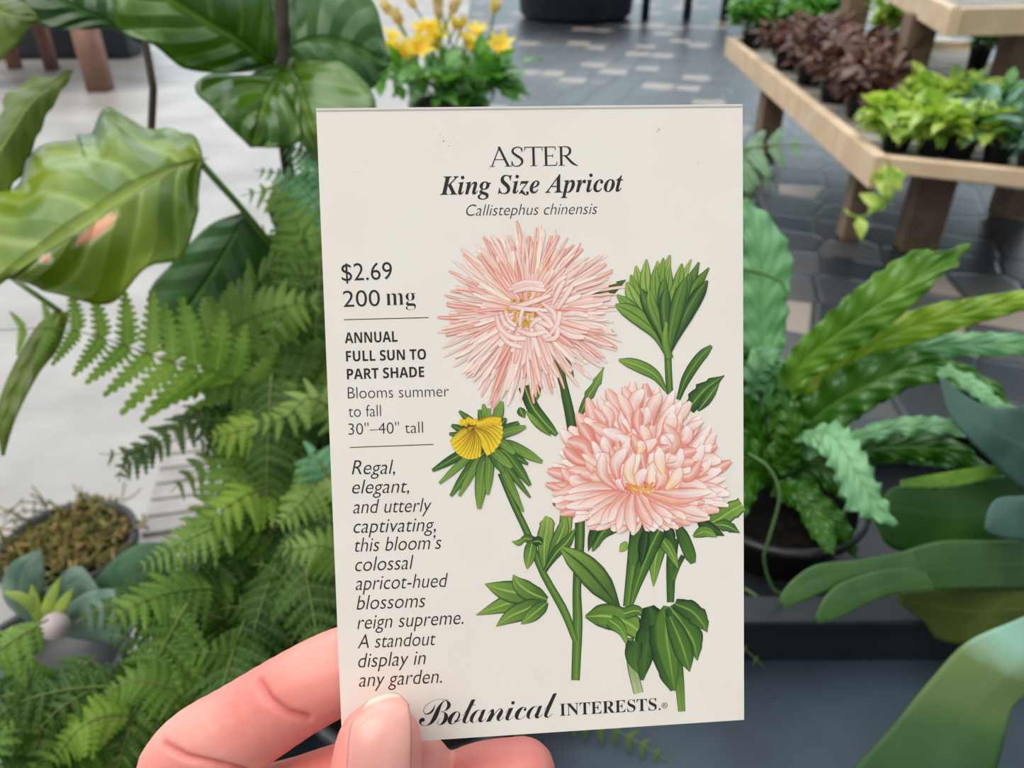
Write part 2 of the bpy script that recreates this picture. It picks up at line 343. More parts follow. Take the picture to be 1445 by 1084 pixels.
ZS = .456
def row(name, pxs, label_f, cat, group, **kw):
    for i, (x, y) in enumerate(pxs):
        g = G(x, y, ZS); potted(name, label_f[i], cat, g, group=group, **kw)
places4 = ['first at the far bench end', 'second from the far bench end', 'third from the far bench end', 'beside the grey post, last of the row']
row('green_seedling_pot', [(1060, 68), (1096, 66), (1134, 62), (1172, 62)], ['small bushy bright green plant ' + s for s in places4], 'potted plant', 'bushy green plants at the far end of the bench',
    r=.068, h=.10, mats=[F_green, F_green2], n=190, size=.10, spread=2.4, hgt=3.4)
pm_ = [(1108, 98), (1140, 119), (1174, 143), (1212, 166), (1150, 90), (1188, 112), (1228, 134)]
lm_ = ['maroon leafy plant nearest the far corner of the pale side board', 'maroon leafy plant second along the pale side board', 'maroon leafy plant third along the pale side board',
       'brownish maroon plant nearest the lime pothos along the side board', 'maroon plant in the back row just in front of the green seedlings', 'maroon plant in the back row under the weathered grey post', 'brownish plant in the back row beside the broad brown post']
row('maroon_foliage_plant', pm_, lm_, 'potted plant', 'maroon leafy plants on the lower shelf', r=.066, h=.08, mats=[F_maroon, F_maroon2, F_maroon], n=210, size=.095, spread=2.3, hgt=2.9, narrow=.42, upr=.15)
row('pothos', [(1262, 212), (1312, 218), (1350, 222), (1300, 178), (1345, 176)],
    ['lime pothos at the near corner of the bench with trailing vines', 'lime pothos behind the front board, second from the near corner', 'yellow green pothos beside the blue green plants', 'lime pothos in the back row by the brown post foot', 'bright yellow pothos at the back right of the pothos cluster'],
    'potted plant', 'lime pothos plants at the near end of the bench', r=.056, h=.07, mats=[F_lime, F_lime2, F_lime], n=120, size=.09, spread=2.2, hgt=2.1, narrow=.66, upr=.1)
row('blue_green_plant', [(1404, 230), (1452, 246), (1394, 194), (1440, 200)],
    ['blue green leafy plant in black pot next to the pothos behind the front board', 'blue green leafy plant in black pot at the right edge behind the front board', 'blue green leafy plant in the back row next to the yellow pothos', 'blue green leafy plant in the back row at the right edge'],
    'potted plant', 'blue green plants at the right of the lower shelf', r=.054, h=.08, mats=[F_blue, F_green2, F_blue], n=110, size=.10, spread=2.1, hgt=2.3, narrow=.5, upr=.15)
row('black_pot_plant', [(1372, 112), (1408, 118), (1440, 112)],
    ['low green plant in black pot under the upper tier, left of three', 'low green plant in black pot under the upper tier, middle of three', 'low green plant in black pot under the upper tier, right of three'],
    'potted plant', 'black pots under the upper tier', r=.052, h=.17, mats=[F_green, F_green2], n=90, size=.08, spread=1.6, hgt=1.7)
row('lime_foliage_plant', [(1248, 84), (1284, 70)],
    ['yellow green bushy plant between the two upper tier posts, left one', 'yellow green bushy plant between the two upper tier posts, right one'],
    'potted plant', 'yellow green plants between the tier posts', r=.062, h=.12, mats=[F_lime, F_lime2], n=150, size=.10, spread=2.0, hgt=3.8, narrow=.6)
# trailing vines of the near pothos
tv = [o for o in bpy.data.objects if o.name.startswith('pothos')][0]
for pts in ([(1275, 232, 2.75), (1262, 262, 2.68), (1245, 285, 2.66), (1222, 305, 2.66), (1204, 306, 2.66), (1192, 296, 2.66)],
            [(1262, 230, 2.75), (1250, 245, 2.66), (1252, 285, 2.66), (1262, 268, 2.66)]):
    mb = MB(); q = resamp([P(*p) for p in pts], 14); mb.tube(q, .005, 5)
    for i in range(2, 14, 1 if pts[0][0] == 1262 else 3):
        blade(mb, q[i], rdir(-.4), Vector((0, -1, .4)), .075, .05, mi=1)
    mb.build('trailing_vine', [F_lime2, F_lime], tv)

# ------------------------------------------------------------------ yellow flowering plant behind the packet
c = P(632, 118, 2.2); c.z -= .20
t = thing('plant_stand', 'small dark plant stand hidden behind the packet under the yellow flowers', 'stand', (c.x, c.y, 0))
mb = MB(); mb.lathe([(0, c.z - .03), (.17, c.z - .03), (.18, c.z - .015), (.17, c.z), (0, c.z)], (c.x, c.y, 0), 28); mb.build('top', M_dark, t)
for k in range(3):
    a = k * 2.094 + .4; mb = MB(); mb.tube([(c.x + .13 * math.cos(a), c.y + .13 * math.sin(a), c.z - .03), (c.x + .17 * math.cos(a), c.y + .17 * math.sin(a), 0)], .014, 10); mb.build('leg', M_dark, t)
t = potted('yellow_flowering_plant', 'bushy potted plant topped with yellow flowers just above the packet', 'potted plant', c, .11, .15, [F_green, F_green2], 150, .085, spread=1.75, hgt=1.35, narrow=.62)
for i in range(34):
    x = random.uniform(552, 708); y = 72 + random.uniform(-20, 22) - (10 if 580 < x < 690 else 0); p = P(x, y, 2.2 + random.uniform(-.12, .12))
    mb = MB(); up = (rdir(.5) + Vector((0, -.2, 1.1))).normalized(); pale = i % 4 == 3
    if pale: p += Vector((0, 0, .06))
    s = up.cross(Vector((0, 1, .2))).normalized(); w = up.cross(s)
    mb.tube([p - up * .12, p], .003, 5, mi=1); z_ = random.uniform(.85, 1.2)
    for k in range(6):
        a = k * 1.047 + i; d = up * (1.0 if not pale else 1.8) + (s * math.cos(a) + w * math.sin(a)) * .75
        blade(mb, p, d, up + d * -.3, .05 * z_, .027 * z_, .25 if not pale else -.1, shape='oval')
    mb.build('flower', [F_cream if pale else F_yel, F_green2], t)

# ------------------------------------------------------------------ moss pot on the floor at left
g = G(95, 765, .13); g.z = 0
t = thing('mossy_pot', 'wide black pot of dry brownish moss on the pale concrete', 'pot', g)
mb = MB(); k = .128
mb.lathe([(0, 0), (k * .8, 0), (k * .97, .10), (k * 1.03, .10), (k * 1.05, .13), (k * .95, .13), (k * .92, .10), (0, .095)], g, 36); mb.build('pot', M_black, t)
F_moss = mat('dry_moss', rgb(120, 112, 62), .9, .1, c2=rgb(78, 84, 42), nscale=40)
F_moss2 = mat('straw_moss', rgb(176, 148, 98), .9, .1, c2=rgb(120, 96, 60), nscale=40)
mb = MB()
for i in range(420):
    a = random.uniform(0, 6.28); q = random.random() ** .6 * k * 1.02; p = g + Vector((math.cos(a) * q, math.sin(a) * q, .115 + .03 * random.random() * (1 - q / k)))
    d = rdir(.1); pts = [p, p + d * .018 + rdir(0) * .006, p + d * .035 + rdir(0) * .015]
    mb.tube(pts, .0028, 4, mi=0 if random.random() < .7 else 1)
for i in range(60):
    a = random.uniform(1.2, 4.0); q = k * random.uniform(.9, 1.25); p = g + Vector((math.cos(a) * q, math.sin(a) * q, .09 + .05 * random.random()))
    mb.tube([p, p + rdir(.2) * .03, p + rdir(.2) * .05], .002, 4)
o = mb.build('moss', [F_moss, F_moss2], t); o['kind'] = 'stuff'
# ------------------------------------------------------------------ bench slab and tray the near plants stand on
M_slate = mat('slate', rgb(40, 50, 59), .5, .4, c2=rgb(60, 72, 84), nscale=9, bump=.25, bscale=60, dist=.001)
t = thing('slate_table', 'dark slate topped table under the staghorn and ferns', 'table', (.42, .38, 0))
mb = MB(); mb.box((-.24, .13, .715), (1.15, .66, .75)); mb.build('table_top', M_slate, t, smooth=False, bevel=.004)
for x, y in ((-.2, .17), (1.1, .17), (-.2, .62), (1.1, .62)):
    mb = MB(); mb.box((x - .025, y - .025, 0), (x + .025, y + .025, .715)); mb.build('leg', M_black, t)
M_tray = mat('tray_plastic', rgb(24, 28, 32), .45, .5, c2=rgb(32, 37, 42), nscale=25)
t = thing('plant_tray', 'long black plastic tray with a flat rim on the slate table', 'tray', (.55, .5, .75))
mb = MB(); x0, x1, y0, y1 = .02, 1.05, .395, .64
mb.box((x0, y0, .751), (x1, y1, .757)); mb.box((x0, y0, .757), (x1, y0 + .005, .795)); mb.box((x0, y1 - .005, .757), (x1, y1, .795)); mb.box((x0, y0 + .005, .757), (x0 + .005, y1 - .005, .795)); mb.box((x1 - .005, y0 + .005, .757), (x1, y1 - .005, .795))
mb.build('tray_body', M_tray, t, smooth=False)
mb = MB(); mb.box((x0 - .012, y0 - .008, .795), (x1 + .012, y0 + .018, .803)); mb.box((x0 - .012, y1 - .018, .795), (x1 + .012, y1 + .012, .803)); mb.box((x0 - .012, y0 + .018, .795), (x0 + .018, y1 - .018, .803)); mb.box((x1 - .018, y0 + .018, .795), (x1 + .012, y1 - .018, .803))
mb.build('rim', M_tray, t, smooth=False, bevel=.002)

# ------------------------------------------------------------------ leaf and frond builders
def leaf(name, parent, mats, mid, left, right, cup=.15, wave=0, wf=6, scal=0, sf=16, n=40, m=12, solid=.0006, bow=0, spots=None, seed=0, build=True, mb=None, fold=.10):
    """leaf blade stretched between a midrib and its two edges; points are (x, y, depth)"""
    def pts(l, ref):
        out = []
        for i, p in enumerate(l):
            d = p[2] if len(p) > 2 else cr([(q[2], 0, 0) for q in ref], i / (len(l) - 1))[0]
            out.append(P(p[0], p[1], d))
        return out
    M_ = resamp(pts(mid, mid), n); L_ = resamp(pts(left, mid), n); R_ = resamp(pts(right, mid), n)
    rows = []; uv = []; cols = []
    for i in range(n):
        u = i / (n - 1); t = (M_[min(i + 1, n - 1)] - M_[max(i - 1, 0)]).normalized(); s = R_[i] - L_[i]
        nn = t.cross(s); nn = nn.normalized() if nn.length > 1e-9 else UP.copy()
        if nn.dot(FW) > 0: nn = -nn
        row = []; hw = s.length * .5
        for j in range(m + 1):
            v = j / m * 2 - 1; a = abs(v); E = (L_ if v < 0 else R_)[i]
            k = a
            if scal:
                ph = (u * sf + (0 if v < 0 else .4)) % 1
                k = a * (1 - scal * (a ** 2) * (ph if ph < .75 else (1 - ph) * 3))
            p = M_[i].lerp(E, k) - nn * (cup * hw * (a ** 1.7))
            p = p + nn * (hw * fold * (1 - (a - .35) ** 2 * 5 if abs(a - .35) < .45 else 0))
            if wave: p = p + nn * (wave * a ** 1.6 * math.sin(6.283 * wf * u + (0 if v < 0 else 1.7) + seed))
            if bow: p = p + nn * (bow * math.sin(math.pi * u))
            row.append(p); uv.append((u, j / m))
            c = (1, 1, 1, 1)
            if spots:
                for (sx_, sy_, rx, ry, ang, colr) in spots:
                    q = p - CAM; dd = q.dot(FW); X = 722.5 + q.dot(RT) / dd * FPX - sx_; Y = 542 - q.dot(UP) / dd * FPX - sy_
                    ca, sa = math.cos(ang), math.sin(ang); x2 = X * ca + Y * sa; y2 = -X * sa + Y * ca
                    r = (x2 / rx) ** 2 + (y2 / ry) ** 2
                    if r < 1.4: c = (colr[0], colr[1], colr[2], max(0, min(1, (r - .7) * 1.5)))
            cols.append(c)
        rows.append(row)
    own = mb is None
    mb = mb or MB(); mb.grid(rows, cols, uv)
    return mb.build(name, mats, parent, solid=solid) if own and build else mb
def strap(name, parent, mats, mid, hw, prof=(.5, .9, 1, 1, .9, .6, .05), **kw):
    """leaf given by a midrib and a half width in photo pixels"""
    n = 14; q = [cr(mid, i / (n - 1)) for i in range(n)]; L_ = []; R_ = []
    for i in range(n):
        t = q[min(i + 1, n - 1)] - q[max(i - 1, 0)]; t = Vector((t.x, t.y)).normalized(); h = hw * li(prof, i / (n - 1))
        L_.append((q[i].x + t.y * h, q[i].y - t.x * h, q[i].z)); R_.append((q[i].x - t.y * h, q[i].y + t.x * h, q[i].z))
    return leaf(name, parent, mats, mid, L_, R_, **kw)
def frond(parent, mats, pts, pl, n, tooth=5, pw=.56, prof=(.75, 1, .9, .7, .45, .15), nrm=None, sag=.25, sweep=.35, deep=.58, rr=.0008, name='frond', start=.06, jit=.12):
    """fern frond: rachis through pts (x, y, depth), toothed pinnae of up to pl photo pixels"""
    q = resamp([P(*p) for p in pts], n + 2); dm = sum(p[2] for p in pts) / len(pts); PLm = pl * dm / FPX
    mb = MB(); nh = Vector(nrm) if nrm else (-FW * .8 + Vector((0, 0, .6)))
    for i in range(1, n + 1):
        u = i / (n + 1)
        if u < start: continue
        T = (q[i + 1] - q[i - 1]).normalized(); Sd = T.cross(nh).normalized(); N_ = Sd.cross(T).normalized()
        for sg in (-1, 1):
            L = PLm * li(prof, u) * random.uniform(1 - jit, 1 + jit); d = (Sd * sg + T * (sweep + random.uniform(-jit, jit)) + N_ * random.uniform(-.25, .2)).normalized()
            w = L * pw * .5; p0 = q[i]; rows = []; uv = []; ns = tooth * 3; wv = (d.cross(N_)).normalized(); cv = random.uniform(.5, 1.3) * sag
            for k in range(ns + 1):
                a = k / ns; env = (1 - a) ** .55 * min(1, a * 6 + .45); k_ = env * (1 if k % 3 else 1 - deep); fwd = d * (L * .03 if k % 3 else 0)
                c = p0 + d * (L * a) + T * (L * .12 * a * a) - Vector((0, 0, 1)) * (cv * L * a * a) - N_ * (.08 * L * a)
                rows.append([c - wv * (w * k_) + fwd - N_ * (w * .25), c, c + wv * (w * k_) + fwd - N_ * (w * .25)]); uv += [(a, 0), (a, .5), (a, 1)]
            mb.grid(rows, uv=uv)
    o = mb.build(name, mats, parent)
    rb = MB(); rb.tube(q, [rr * (1 - .6 * i / (n + 1)) for i in range(n + 2)], 6); rb.build('rachis', M_rachis, o)
    return o

M_rachis = mat('fern_stalk', rgb(96, 122, 50), .5, .4, c2=rgb(112, 112, 56), nscale=30)
M_stem = mat('dark_stem', rgb(48, 38, 32), .75, .2, c2=rgb(70, 58, 48), nscale=40)
M_tendril = mat('dark_tendril', rgb(62, 92, 48), .5, .4, c2=rgb(84, 112, 60), nscale=30)
M_petiole = mat('green_petiole', rgb(84, 118, 50), .45, .5, c2=rgb(110, 140, 66), nscale=30)
L_big = leaf_mat('broad_leaf_light', rgb(98, 128, 14), rgb(150, 168, 42), rib=rgb(192, 206, 104), freq=5, slant=1.5, vein=.5, trans=.35, rough=.25, spec=.6, nscale=16, bump=1.0, bdist=.006, spot=True)
L_mid = leaf_mat('broad_leaf_green', rgb(62, 104, 12), rgb(96, 134, 28), rib=rgb(160, 190, 96), freq=5, slant=1.5, vein=.35, trans=.3, rough=.24, spec=.7, nscale=16, bump=1, bdist=.006)
L_dk = leaf_mat('broad_leaf_dark', rgb(42, 84, 26), rgb(64, 108, 38), rib=rgb(100, 140, 66), freq=5, vein=.25, trans=.22, rough=.28, nscale=16, bump=.9, bdist=.005)
L_olive = leaf_mat('broad_leaf_olive', rgb(86, 106, 14), rgb(118, 136, 34), rib=rgb(150, 170, 74), freq=6, vein=.25, trans=.35, rough=.4, nscale=18)
F1 = leaf_mat('fern_light', rgb(112, 144, 58), rgb(150, 176, 90), vein=.15, freq=7, trans=.35, rough=.5, spec=.4)
F2 = leaf_mat('fern_mid', rgb(80, 114, 34), rgb(114, 148, 54), vein=.15, freq=7, trans=.32, rough=.5, spec=.4)
F3 = leaf_mat('fern_dark', rgb(48, 78, 18), rgb(70, 102, 32), vein=.12, freq=7, trans=.28, rough=.55, spec=.35)
F4 = leaf_mat('fern_yellow_green', rgb(112, 146, 40), rgb(152, 178, 66), vein=.15, freq=7, trans=.35, rough=.5, spec=.4)
F5 = leaf_mat('fern_blue_green', rgb(74, 130, 84), rgb(112, 168, 122), vein=.15, freq=7, trans=.25, rough=.45, spec=.5)

# ------------------------------------------------------------------ broad leaved plant, upper left
pc = Vector((-.235, .80, 0))
t = thing('broad_leaved_plant', 'tall plant with big glossy lobed leaves and dark stems at upper left', 'plant', pc)
mb = MB(); mb.lathe([(0, 0), (.10, 0), (.135, .25), (.145, .25), (.147, .28), (.132, .28), (.128, .25), (0, .25)], pc, 32); mb.build('pot', M_black, t)
mb = MB(); mb.lathe([(0, .26), (.128, .252)], pc, 24); mb.build('soil', M_soil, t)
s0 = P(398, -60, .66); s1 = P(399, 92, .66)
mb = MB(); mb.tube(resamp([s0, s1, P(405, 230, .68), Vector((-.225, .775, .7)), pc + Vector((0, 0, .25))], 24), .0056, 10); mb.build('stem', M_stem, t)
mb = MB(); mb.tube(resamp([P(205, 60, .66), P(217, 112, .66), P(213, 165, .67), P(230, 300, .70), P(330, 620, .86), pc + Vector((-.03, 0, .25))], 24), .0032, 8); mb.build('stem', M_stem, t)
mb = MB(); mb.tube(resamp([P(282, 228, .545), P(312, 262, .57), P(345, 300, .61), P(400, 380, .68), Vector((-.225, .775, .75))], 16), .0026, 8); mb.build('leaf_stalk', M_petiole, t)
peach = rgb(236, 178, 142)
# the big light leaf with wavy lobes
leaf('leaf', t, L_big, [(286, 224, .545), (236, 246, .52), (170, 290, .49), (90, 342, .46), (20, 390, .445), (-50, 440, .44)],
     [(286, 220, .545), (262, 184, .57), (240, 165, .575), (208, 172, .57), (172, 165, .575), (150, 146, .58), (134, 156, .57), (126, 170, .565), (104, 172, .56), (110, 186, .555), (92, 200, .55), (42, 214, .53), (14, 250, .51), (-30, 300, .48), (-60, 400, .45)],
     [(286, 226, .545), (282, 262, .535), (277, 316, .52), (246, 352, .50), (202, 385, .49), (158, 410, .48), (112, 422, .47), (70, 416, .46), (40, 396, .455), (0, 382, .45), (-40, 420, .445)],
     cup=.06, wave=.0065, wf=4, n=64, m=28, spots=[(136, 324, 36, 9, -.62, peach), (64, 365, 10, 6, 0, peach), (113, 341, 7, 5, 0, peach)])
# glossy leaf from the stem to the top edge
leaf('leaf', t, L_mid, [(386, 94, .655), (340, 62, .62), (285, 30, .58), (220, -12, .55), (160, -50, .54)],
     [(386, 92, .655), (392, 60, .64), (394, 20, .63), (380, -25, .62), (290, -60, .57), (180, -70, .55)],
     [(386, 100, .655), (345, 104, .62), (285, 102, .585), (248, 84, .56), (215, 60, .545), (182, 45, .54), (160, 18, .535), (156, -30, .54)], cup=.12, wave=.003, wf=3, n=44, m=20)
leaf('leaf', t, L_mid, [(402, 96, .65), (385, 125, .62), (368, 165, .60), (356, 208, .60)],
     [(400, 92, .65), (350, 98, .625), (300, 102, .61), (274, 112, .60), (292, 142, .595), (322, 178, .595), (354, 209, .60)],
     [(404, 94, .65), (430, 110, .63), (434, 150, .615), (428, 190, .605), (398, 206, .60), (360, 209, .60)], cup=.10, wave=.003, wf=3, n=40, m=18)
leaf('leaf', t, L_mid, [(412, 90, .65), (424, 130, .62), (440, 180, .60), (466, 225, .60)],
     [(410, 92, .65), (404, 130, .63), (408, 175, .615), (430, 208, .605), (464, 226, .60)],
     [(414, 88, .65), (470, 82, .63), (520, 120, .61), (525, 170, .60), (470, 226, .60)], cup=.12, wave=.002, wf=3, n=36, m=16)
leaf('leaf', t, L_dk, [(404, 66, .66), (440, 58, .67), (490, 66, .68), (550, 88, .69)],
     [(404, 64, .66), (400, 10, .67), (440, -40, .68), (520, -10, .69), (552, 86, .69)],
     [(404, 68, .66), (425, 88, .66), (470, 124, .67), (515, 130, .68), (550, 92, .69)], cup=.10, wave=.003, wf=3, n=32, m=16)
leaf('leaf', t, L_dk, [(400, 110, .70), (395, 70, .71), (392, 20, .72), (396, -50, .73)],
     [(398, 112, .70), (352, 90, .71), (340, 20, .72), (394, -60, .73)], [(402, 112, .70), (440, 90, .71), (448, 20, .72), (398, -60, .73)], cup=.1, n=24, m=10)
leaf('leaf', t, L_dk, [(200, 62, .67), (150, 28, .66), (100, 8, .65), (40, -30, .64)],
     [(202, 60, .67), (186, 10, .66), (140, -30, .66), (60, -50, .65)],
     [(200, 64, .67), (160, 42, .66), (110, 40, .65), (60, 36, .645), (40, 10, .64), (20, -20, .64)], cup=.10, n=28, m=12)
leaf('leaf', t, L_olive, [(-40, -20, .52), (-10, 10, .51), (20, 22, .50), (54, 24, .50)],
     [(-40, -30, .52), (0, -10, .51), (34, 4, .50), (54, 23, .50)],
     [(-50, 10, .52), (-20, 80, .51), (14, 66, .50), (40, 40, .50), (55, 26, .50)], cup=.15, n=24, m=12)
leaf('leaf', t, L_olive, [(103, 100, .56), (72, 122, .55), (40, 150, .53), (8, 200, .51), (-30, 260, .50)],
     [(103, 99, .56), (78, 106, .555), (48, 108, .55), (6, 134, .54), (4, 158, .53), (-30, 190, .52), (-60, 240, .50)],
     [(103, 101, .56), (84, 132, .55), (62, 168, .54), (40, 220, .525), (16, 262, .51), (-10, 290, .50)], cup=.12, wave=.002, n=30, m=14)
leaf('leaf', t, L_dk, [(345, 305, .64), (310, 370, .66), (270, 430, .68), (230, 490, .70)],
     [(340, 300, .64), (290, 320, .66), (240, 372, .67), (205, 420, .69), (228, 492, .70)],
     [(350, 305, .64), (378, 340, .65), (380, 400, .66), (340, 462, .68), (280, 500, .69), (232, 492, .70)], cup=.10, n=28, m=14)
leaf('leaf', t, L_dk, [(400, 380, .72), (360, 440, .73), (330, 500, .74), (290, 560, .75)],
     [(395, 380, .72), (330, 420, .73), (290, 480, .74), (288, 558, .75)],
     [(405, 380, .72), (430, 430, .73), (410, 500, .74), (350, 560, .75), (292, 562, .75)], cup=.10, n=22, m=12)
for a_, b_, w_, d_ in (((395, 330), (470, 240), 44, .70), ((380, 420), (470, 500), 50, .76), ((360, 520), (300, 640), 40, .80), ((420, 560), (360, 700), 46, .80), ((470, 600), (440, 760), 46, .80), ((400, 640), (330, 760), 42, .82), ((450, 300), (410, 420), 46, .74)):
    strap('leaf', t, L_dk, [(a_[0], a_[1], d_), ((a_[0] + b_[0]) / 2 - 8, (a_[1] + b_[1]) / 2, d_ - .02), (b_[0], b_[1], d_)], w_, prof=(.2, .8, 1, 1, .8, .5, .05), cup=.15, n=20, m=10)
    mb = MB(); mb.tube(resamp([P(a_[0], a_[1], d_), P(a_[0] + 20, a_[1] + 20, d_ + .03), Vector((-.225, .775, P(a_[0], a_[1], d_).z))], 8), .002, 6); mb.build('leaf_stalk', M_petiole, t)
leaf('leaf', t, L_olive, [(85, 440, .53), (62, 480, .52), (28, 540, .51), (8, 600, .50), (4, 642, .50)],
     [(78, 436, .53), (48, 462, .52), (14, 520, .51), (-6, 580, .50), (2, 644, .50)],
     [(98, 440, .53), (82, 488, .52), (52, 526, .51), (24, 580, .50), (14, 612, .50), (6, 644, .50)], cup=.25, n=30, m=10)
mb = MB(); mb.tube(resamp([P(85, 440, .53), P(70, 425, .54), P(40, 400, .53), P(-40, 380, .54), P(-80, 480, .6), P(-60, 900, .8), pc + Vector((-.05, 0, .25))], 20), .002, 6); mb.build('leaf_stalk', M_petiole, t)

M_shaded_soil = mat('shaded_soil', rgb(14, 12, 10), .98, .05, c2=rgb(24, 20, 17), nscale=90, bump=.6, dist=.004)  # shade inside the fern pots is put into this near-black soil colour
# ------------------------------------------------------------------ ferns, left
def fern_pot(name, label, c, r, h, z0):
    t = thing(name, label, 'fern', (c.x, c.y, z0))
    mb = MB(); pot(mb, (c.x, c.y, z0), r, h, 28); mb.build('pot', M_black, t)
    mb = MB(); mb.lathe([(0, h * .9), (r * .95, h * .89)], (c.x, c.y, z0), 20); mb.build('soil', M_shaded_soil, t)
    return t
t = fern_pot('lacy_fern', 'large lacy green fern with toothed fronds left of the packet', Vector((-.10, .50, 0)), .085, .09, .75)
fern_main = t
FR = lambda *a, **k: frond(fern_main, *a, **k)
FR(F1, [(372, 560, .60), (320, 530, .57), (246, 512, .54), (163, 483, .52), (90, 464, .51), (-6, 466, .50)], 96, 11, tooth=8, pw=.46, prof=(.8, 1.1, 1, .8, .5, .2), nrm=(0, -.9, .35), sag=.12)
FR(F1, [(262, 510, .62), (320, 465, .60), (390, 435, .58), (458, 425, .57)], 72, 13, tooth=8, nrm=(0, -.9, .4))
FR(F2, [(300, 500, .66), (350, 420, .63), (410, 350, .60), (470, 315, .58)], 66, 13, tooth=7)
FR(F2, [(440, 540, .62), (380, 532, .60), (320, 538, .58), (262, 556, .57)], 56, 12, tooth=7)
FR(F3, [(360, 570, .62), (300, 580, .59), (235, 610, .56), (175, 640, .55), (140, 640, .55)], 46, 12, tooth=7)
FR(F3, [(235, 620, .56), (190, 645, .55), (172, 660, .55), (168, 680, .55)], 30, 7, tooth=5)
FR(F2, [(430, 640, .60), (370, 640, .57), (320, 680, .54), (270, 750, .53)], 62, 12, tooth=7)
FR(F4, [(420, 690, .57), (370, 690, .54), (320, 715, .52), (262, 762, .51)], 54, 11, tooth=7)
FR(F1, [(330, 735, .53), (285, 752, .51), (240, 775, .50), (194, 802, .495)], 44, 13, tooth=5, pw=.4)
FR(F4, [(440, 590, .57), (380, 595, .55), (330, 610, .54), (292, 618, .54)], 56, 11, tooth=7)
FR(F5, [(480, 700, .50), (455, 660, .49), (440, 640, .49), (425, 690, .49)], 40, 9, tooth=6)
FR(F1, [(470, 640, .50), (440, 690, .49), (415, 720, .485), (388, 745, .48)], 46, 11, tooth=6)
FR(F1, [(500, 790, .50), (455, 770, .48), (420, 775, .475), (395, 770, .47)], 44, 9, tooth=6)
FR(F2, [(330, 790, .54), (305, 810, .53), (288, 850, .52), (272, 908, .52)], 40, 11, tooth=6)
FR(F1, [(490, 600, .56), (440, 560, .54), (400, 590, .53), (330, 604, .53)], 40, 11, tooth=6)
FR(F2, [(470, 480, .60), (440, 400, .60), (425, 330, .60), (380, 250, .60)], 64, 14, tooth=7)
FR(F5, [(470, 330, .62), (440, 280, .62), (410, 250, .62), (360, 240, .62)], 40, 12, tooth=5)
FR(F5, [(480, 250, .63), (450, 228, .62), (420, 212, .62), (396, 208, .62)], 36, 9, tooth=5)
random.seed(21)
def fill(tgt, n, region, lens, d0, d1, mats, pl, up=0):
    for i in range(n):
        x = random.uniform(region[0], region[2]); y = random.uniform(region[1], region[3]); d = random.uniform(d0, d1)
        a = random.uniform(2.2, 5.0) if up == 0 else random.uniform(*up); L = random.uniform(*lens)
        dx, dy = math.cos(a), -math.sin(a); e = -.07 * random.random()
        frond(tgt, random.choice(mats), [(x - dx * L * .5, y - dy * L * .5, d), (x - dx * L * .1, y - dy * L * .1 - 8, d + e * .5), (x + dx * L * .3, y + dy * L * .3, d + e), (x + dx * L * .55, y + dy * L * .55 + L * .16, d + e)],
              pl * random.uniform(.8, 1.2), 11, tooth=random.choice((5, 6, 7)), sag=.35)
fill(fern_main, 16, (350, 300, 480, 560), (130, 210), .62, .70, [F2, F2, F3, F1], 54)
fill(fern_main, 34, (320, 560, 500, 900), (130, 220), .56, .70, [F2, F3, F3, F2, F4], 58)
fill(fern_main, 10, (250, 780, 420, 900), (130, 190), .56, .68, [F3, F3, F2], 54)
t2 = fern_pot('feathery_fern', 'dark green feathery fern filling the lower left behind the hand', Vector((-.06, .345, 0)), .08, .08, .75)
fern_low = t2
fill(fern_low, 22, (200, 830, 480, 1010), (130, 220), .50, .60, [F3, F3, F2], 54)
fill(fern_low, 24, (-20, 930, 330, 1100), (130, 220), .46, .56, [F3, F2, F3], 52)
fill(fern_low, 7, (500, 1040, 720, 1100), (120, 180), .52, .58, [F2, F3], 48, up=(4, 6))
FL = lambda *a, **k: frond(fern_low, *a, **k)
FL(F4, [(190, 1010, .46), (150, 1010, .45), (110, 1030, .44), (70, 1080, .44)], 44, 12, tooth=6)
FL(F2, [(300, 980, .48), (240, 970, .46), (190, 960, .45), (140, 985, .45)], 46, 12, tooth=6)
FL(F5, [(100, 960, .5), (80, 985, .49), (60, 1005, .49), (40, 1010, .49)], 32, 9, tooth=5)
FL(F2, [(600, 905, .53), (690, 940, .53), (780, 985, .54), (850, 1020, .54), (915, 1056, .53), (962, 1086, .53)], 40, 18, tooth=6)
FL(F2, [(605, 900, .52), (730, 850, .53), (880, 850, .56), (1000, 885, .58), (1050, 915, .58), (1082, 946, .58)], 34, 22, tooth=5)
# fronds rising from the two crowns all round
def crown(tgt, c, n, R, mats, pl, a0, a1):
    for i in range(n):
        a = lerp(a0, a1, (i + random.uniform(.2, .8)) / n); r = R * random.uniform(.75, 1.1); d = Vector((math.cos(a), math.sin(a), 0)); hh = random.uniform(.25, .6) * R
        pts = []
        for q in (c, c + d * r * .3 + Vector((0, 0, hh)), c + d * r * .7 + Vector((0, 0, hh * 1.25)), c + d * r + Vector((0, 0, hh * .8))):
            v = q - CAM; dd = v.dot(FW); pts.append((722.5 + v.dot(RT) / dd * FPX, 542 - v.dot(UP) / dd * FPX, dd))
        frond(tgt, random.choice(mats), pts, pl, 14, nrm=(0, 0, 1), sag=.3)
random.seed(3)
crown(fern_main, Vector((-.10, .50, .83)), 16, .17, [F2, F3, F1], 50, -1.6, 2.2)
crown(fern_low, Vector((-.06, .345, .825)), 12, .12, [F2, F3], 48, -.9, 2.0)

